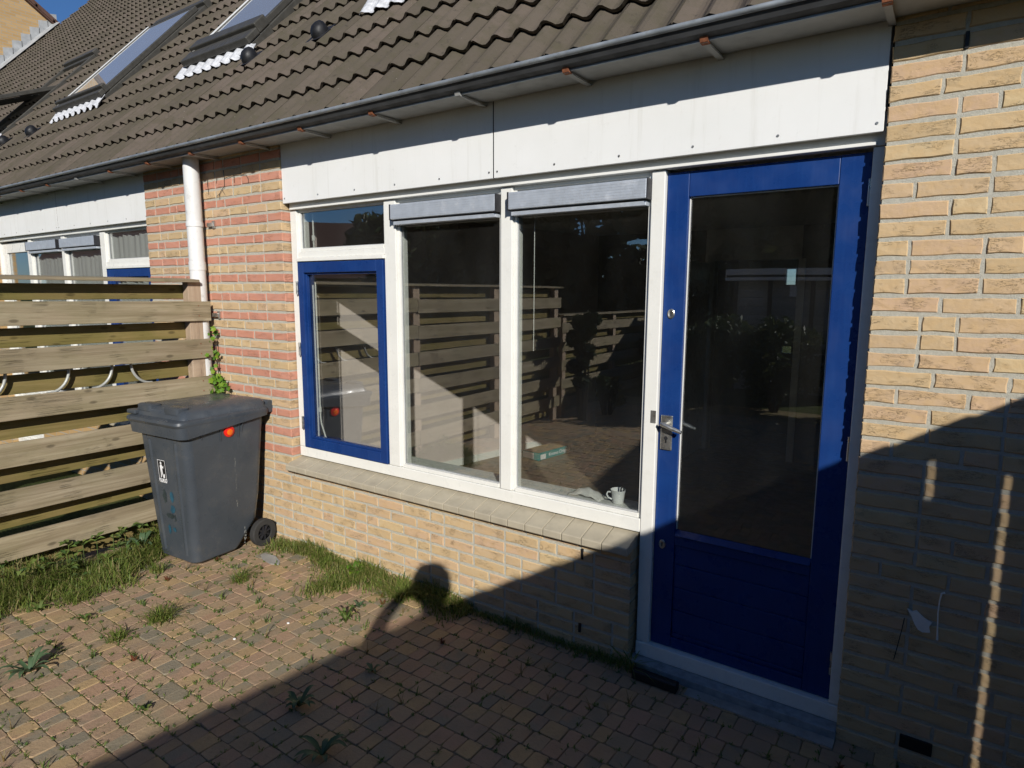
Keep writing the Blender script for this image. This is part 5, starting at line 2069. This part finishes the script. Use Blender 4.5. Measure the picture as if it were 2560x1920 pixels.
# ------------------------------------------------------------------ what the windows mirror: shrubs, shed, trees, houses
def leaf_cloud(name, centres, count, size, mat, parent, flat=0.0):
    cs = np.array([c[:3] for c in centres])
    rs = np.array([c[3] for c in centres])
    idx = rng.choice(len(centres), count, p=rs ** 2 / (rs ** 2).sum())
    d = rng.normal(size=(count, 3))
    d /= np.linalg.norm(d, axis=1)[:, None]
    rad = rs[idx] * rng.uniform(0.55, 1.05, count)
    p = cs[idx] + d * rad[:, None] * np.array([1, 1, 0.85])
    a = rng.normal(size=(count, 3))
    a /= np.linalg.norm(a, axis=1)[:, None]
    b = np.cross(a, rng.normal(size=(count, 3)))
    b /= np.linalg.norm(b, axis=1)[:, None]
    s = size * rng.uniform(0.6, 1.3, count)[:, None]
    v = np.stack([p - a * s, p - b * s * 0.45, p + a * s, p + b * s * 0.45], 1).reshape(-1, 3)
    me = bpy.data.meshes.new(name)
    me.vertices.add(len(v))
    me.vertices.foreach_set('co', v.ravel())
    me.loops.add(count * 4)
    me.loops.foreach_set('vertex_index', np.arange(count * 4, dtype=np.int32))
    me.polygons.add(count)
    me.polygons.foreach_set('loop_start', np.arange(0, count * 4, 4, dtype=np.int32))
    me.update()
    me.validate()
    me.materials.append(mat)
    return mesh_obj(name, me, parent)


def tree(x, y, h, rad, label, seed, mat='treeleaf', count=9500):
    rr = random.Random(seed)
    t = empty('tree', (x, y, 0))
    tag(t, label, 'tree', 'trees behind the yard')
    k = MB()
    k.tube([(x, y, -0.2), (x + 0.05, y, h * 0.3), (x - 0.05, y + 0.05, h * 0.6), (x, y, h * 0.85)], [0.16 + rad * 0.03, 0.13, 0.09, 0.03], 9)
    cen = []
    for i in range(20):
        a = rr.uniform(0, 6.28)
        q = rad * rr.uniform(0.2, 0.8)
        z = h * rr.uniform(0.14, 0.86)
        r_ = rad * rr.uniform(0.32, 0.5)
        p = (x + q * math.cos(a), y + q * math.sin(a), z)
        k.tube([(x, y, z * 0.62), ((x + p[0]) / 2, (y + p[1]) / 2, z * 0.85), p], [0.07, 0.045, 0.015], 6)
        cen.append((*p, r_))
    cen.append((x, y, h * 0.88, rad * 0.4))
    k.build('trunk', M['bark'], t)
    leaf_cloud('crown', cen, count, 0.23, M[mat], t)['kind'] = 'stuff'


for i, (x, y, h, rd, lab) in enumerate(((-9.9, -11.6, 7.6, 2.5, 'broad dark tree mirrored at the left of the middle pane'), (-8.0, -12.8, 8.0, 2.8, 'tall dense tree mirrored high in the right pane'),
                                        (-4.9, -12.6, 7.2, 2.6, 'round dark tree behind the white shed'), (-2.0, -14.2, 8.2, 2.4, 'dark tree mirrored in the top of the door glass'),
                                        (-14.6, -13.5, 4.6, 2.2, 'lower tree in front of the far house'))):
    tree(x, y, h, rd, lab, 50 + i)


def shrub(x, y, rx, h, label, seed, count=4200, mat='hedge', size=0.05):
    rr = random.Random(seed)
    t = empty('shrub', (x, y, 0))
    tag(t, label, 'shrub', 'shrubs in the garden')
    k = MB()
    cen = []
    for i in range(9):
        a = rr.uniform(0, 6.28)
        q = rx * rr.uniform(0.1, 0.7)
        z = h * rr.uniform(0.3, 0.82)
        p = (x + q * math.cos(a), y + q * math.sin(a), z)
        k.tube([(x + 0.05 * math.cos(a), y + 0.05 * math.sin(a), 0), p], [0.02, 0.006], 5)
        cen.append((*p, rx * rr.uniform(0.35, 0.55)))
    k.build('stem', M['bark'], t)
    leaf_cloud('foliage', cen, count, size, M[mat], t)['kind'] = 'stuff'


shrub(-4.05, -5.15, 0.30, 1.85, 'dark feathery shrub leaning on the end of the tall fence', 1, 4200, 'conifer')
shrub(-3.95, -5.75, 0.26, 0.7, 'small shrub in front of the low fence', 2, 2200)
shrub(-4.0, -8.1, 0.45, 1.6, 'dark shrub near the far end of the low fence', 3, 4200, 'conifer')
shrub(-2.9, -7.5, 0.75, 1.5, 'dense hedge shrub in front of the white shed', 4, 6000)
shrub(-1.9, -7.4, 0.75, 1.45, 'hedge shrub mirrored in the middle of the door glass', 5, 6000)
shrub(-0.9, -7.6, 0.75, 1.55, 'hedge shrub right of the white shed', 6, 6000)
shrub(-4.9, -8.9, 0.8, 2.3, 'tall conifer shrub at the back corner', 7, 5000, 'conifer')

sh = empty('garden_shed', (-2.2, -10.2, 0))
tag(sh, 'white board garden shed with flat roof and white fascia', 'shed')
for i in range(13):
    box('cladding_board', M['wood_x'], sh, -3.05, -1.1, -9.22 - 0.02, -9.2, 0.05 + i * 0.155, 0.05 + i * 0.155 + 0.15, 0.003)
for px in (-3.05, -2.45, -1.75, -1.12):
    box('post', M['darkmetal'], sh, px - 0.035, px + 0.035, -9.24, -9.17, 0, 2.1, 0.003)
box('shed_side', M['wood_x'], sh, -3.08, -3.05, -11.2, -9.2, 0, 2.1, 0)
box('shed_side', M['wood_x'], sh, -1.1, -1.07, -11.2, -9.2, 0, 2.1, 0)
box('shed_back', M['wood_x'], sh, -3.08, -1.07, -11.23, -11.2, 0, 2.1, 0)
box('roof', M['darkmetal'], sh, -3.2, -0.95, -11.3, -9.05, 2.12, 2.16, 0)
box('fascia', M['panel'], sh, -3.22, -0.93, -9.075, -9.05, 2.06, 2.27, 0.003)
box('shed_sign', M['print'], sh, -2.12, -2.0, -9.168, -9.16, 1.78, 1.98, 0.003)

fh = empty('far_house', (-26, -19, 0))
tag(fh, 'low dark roofed house mirrored as a roof line in the fanlight', 'house')
dirh = Vector((0.64, -0.77, 0)).normalized()
nrm = Vector((dirh.y, -dirh.x, 0)) * -1
c0 = Vector((-25.5, -19.5, 0))
k = MB()
rings_ = []
for t in (-12, 9):
    rings_.append([c0 + dirh * t + nrm * q + Vector((0, 0, z)) for q, z in ((-3.5, -0.1), (3.5, -0.1), (3.5, 2.5), (-3.5, 2.5))])
k.loft([[tuple(p) for p in r_] for r_ in rings_])
k.build('wall', M['farbrick'], fh)
k = MB()
rings_ = []
for t in (-12.4, 9.4):
    rings_.append([c0 + dirh * t + nrm * q + Vector((0, 0, z)) for q, z in ((-3.9, 2.45), (3.9, 2.45), (0.0, 5.3))])
k.loft([[tuple(p) for p in r_] for r_ in rings_])
k.build('roof', M['tilecap'], fh)
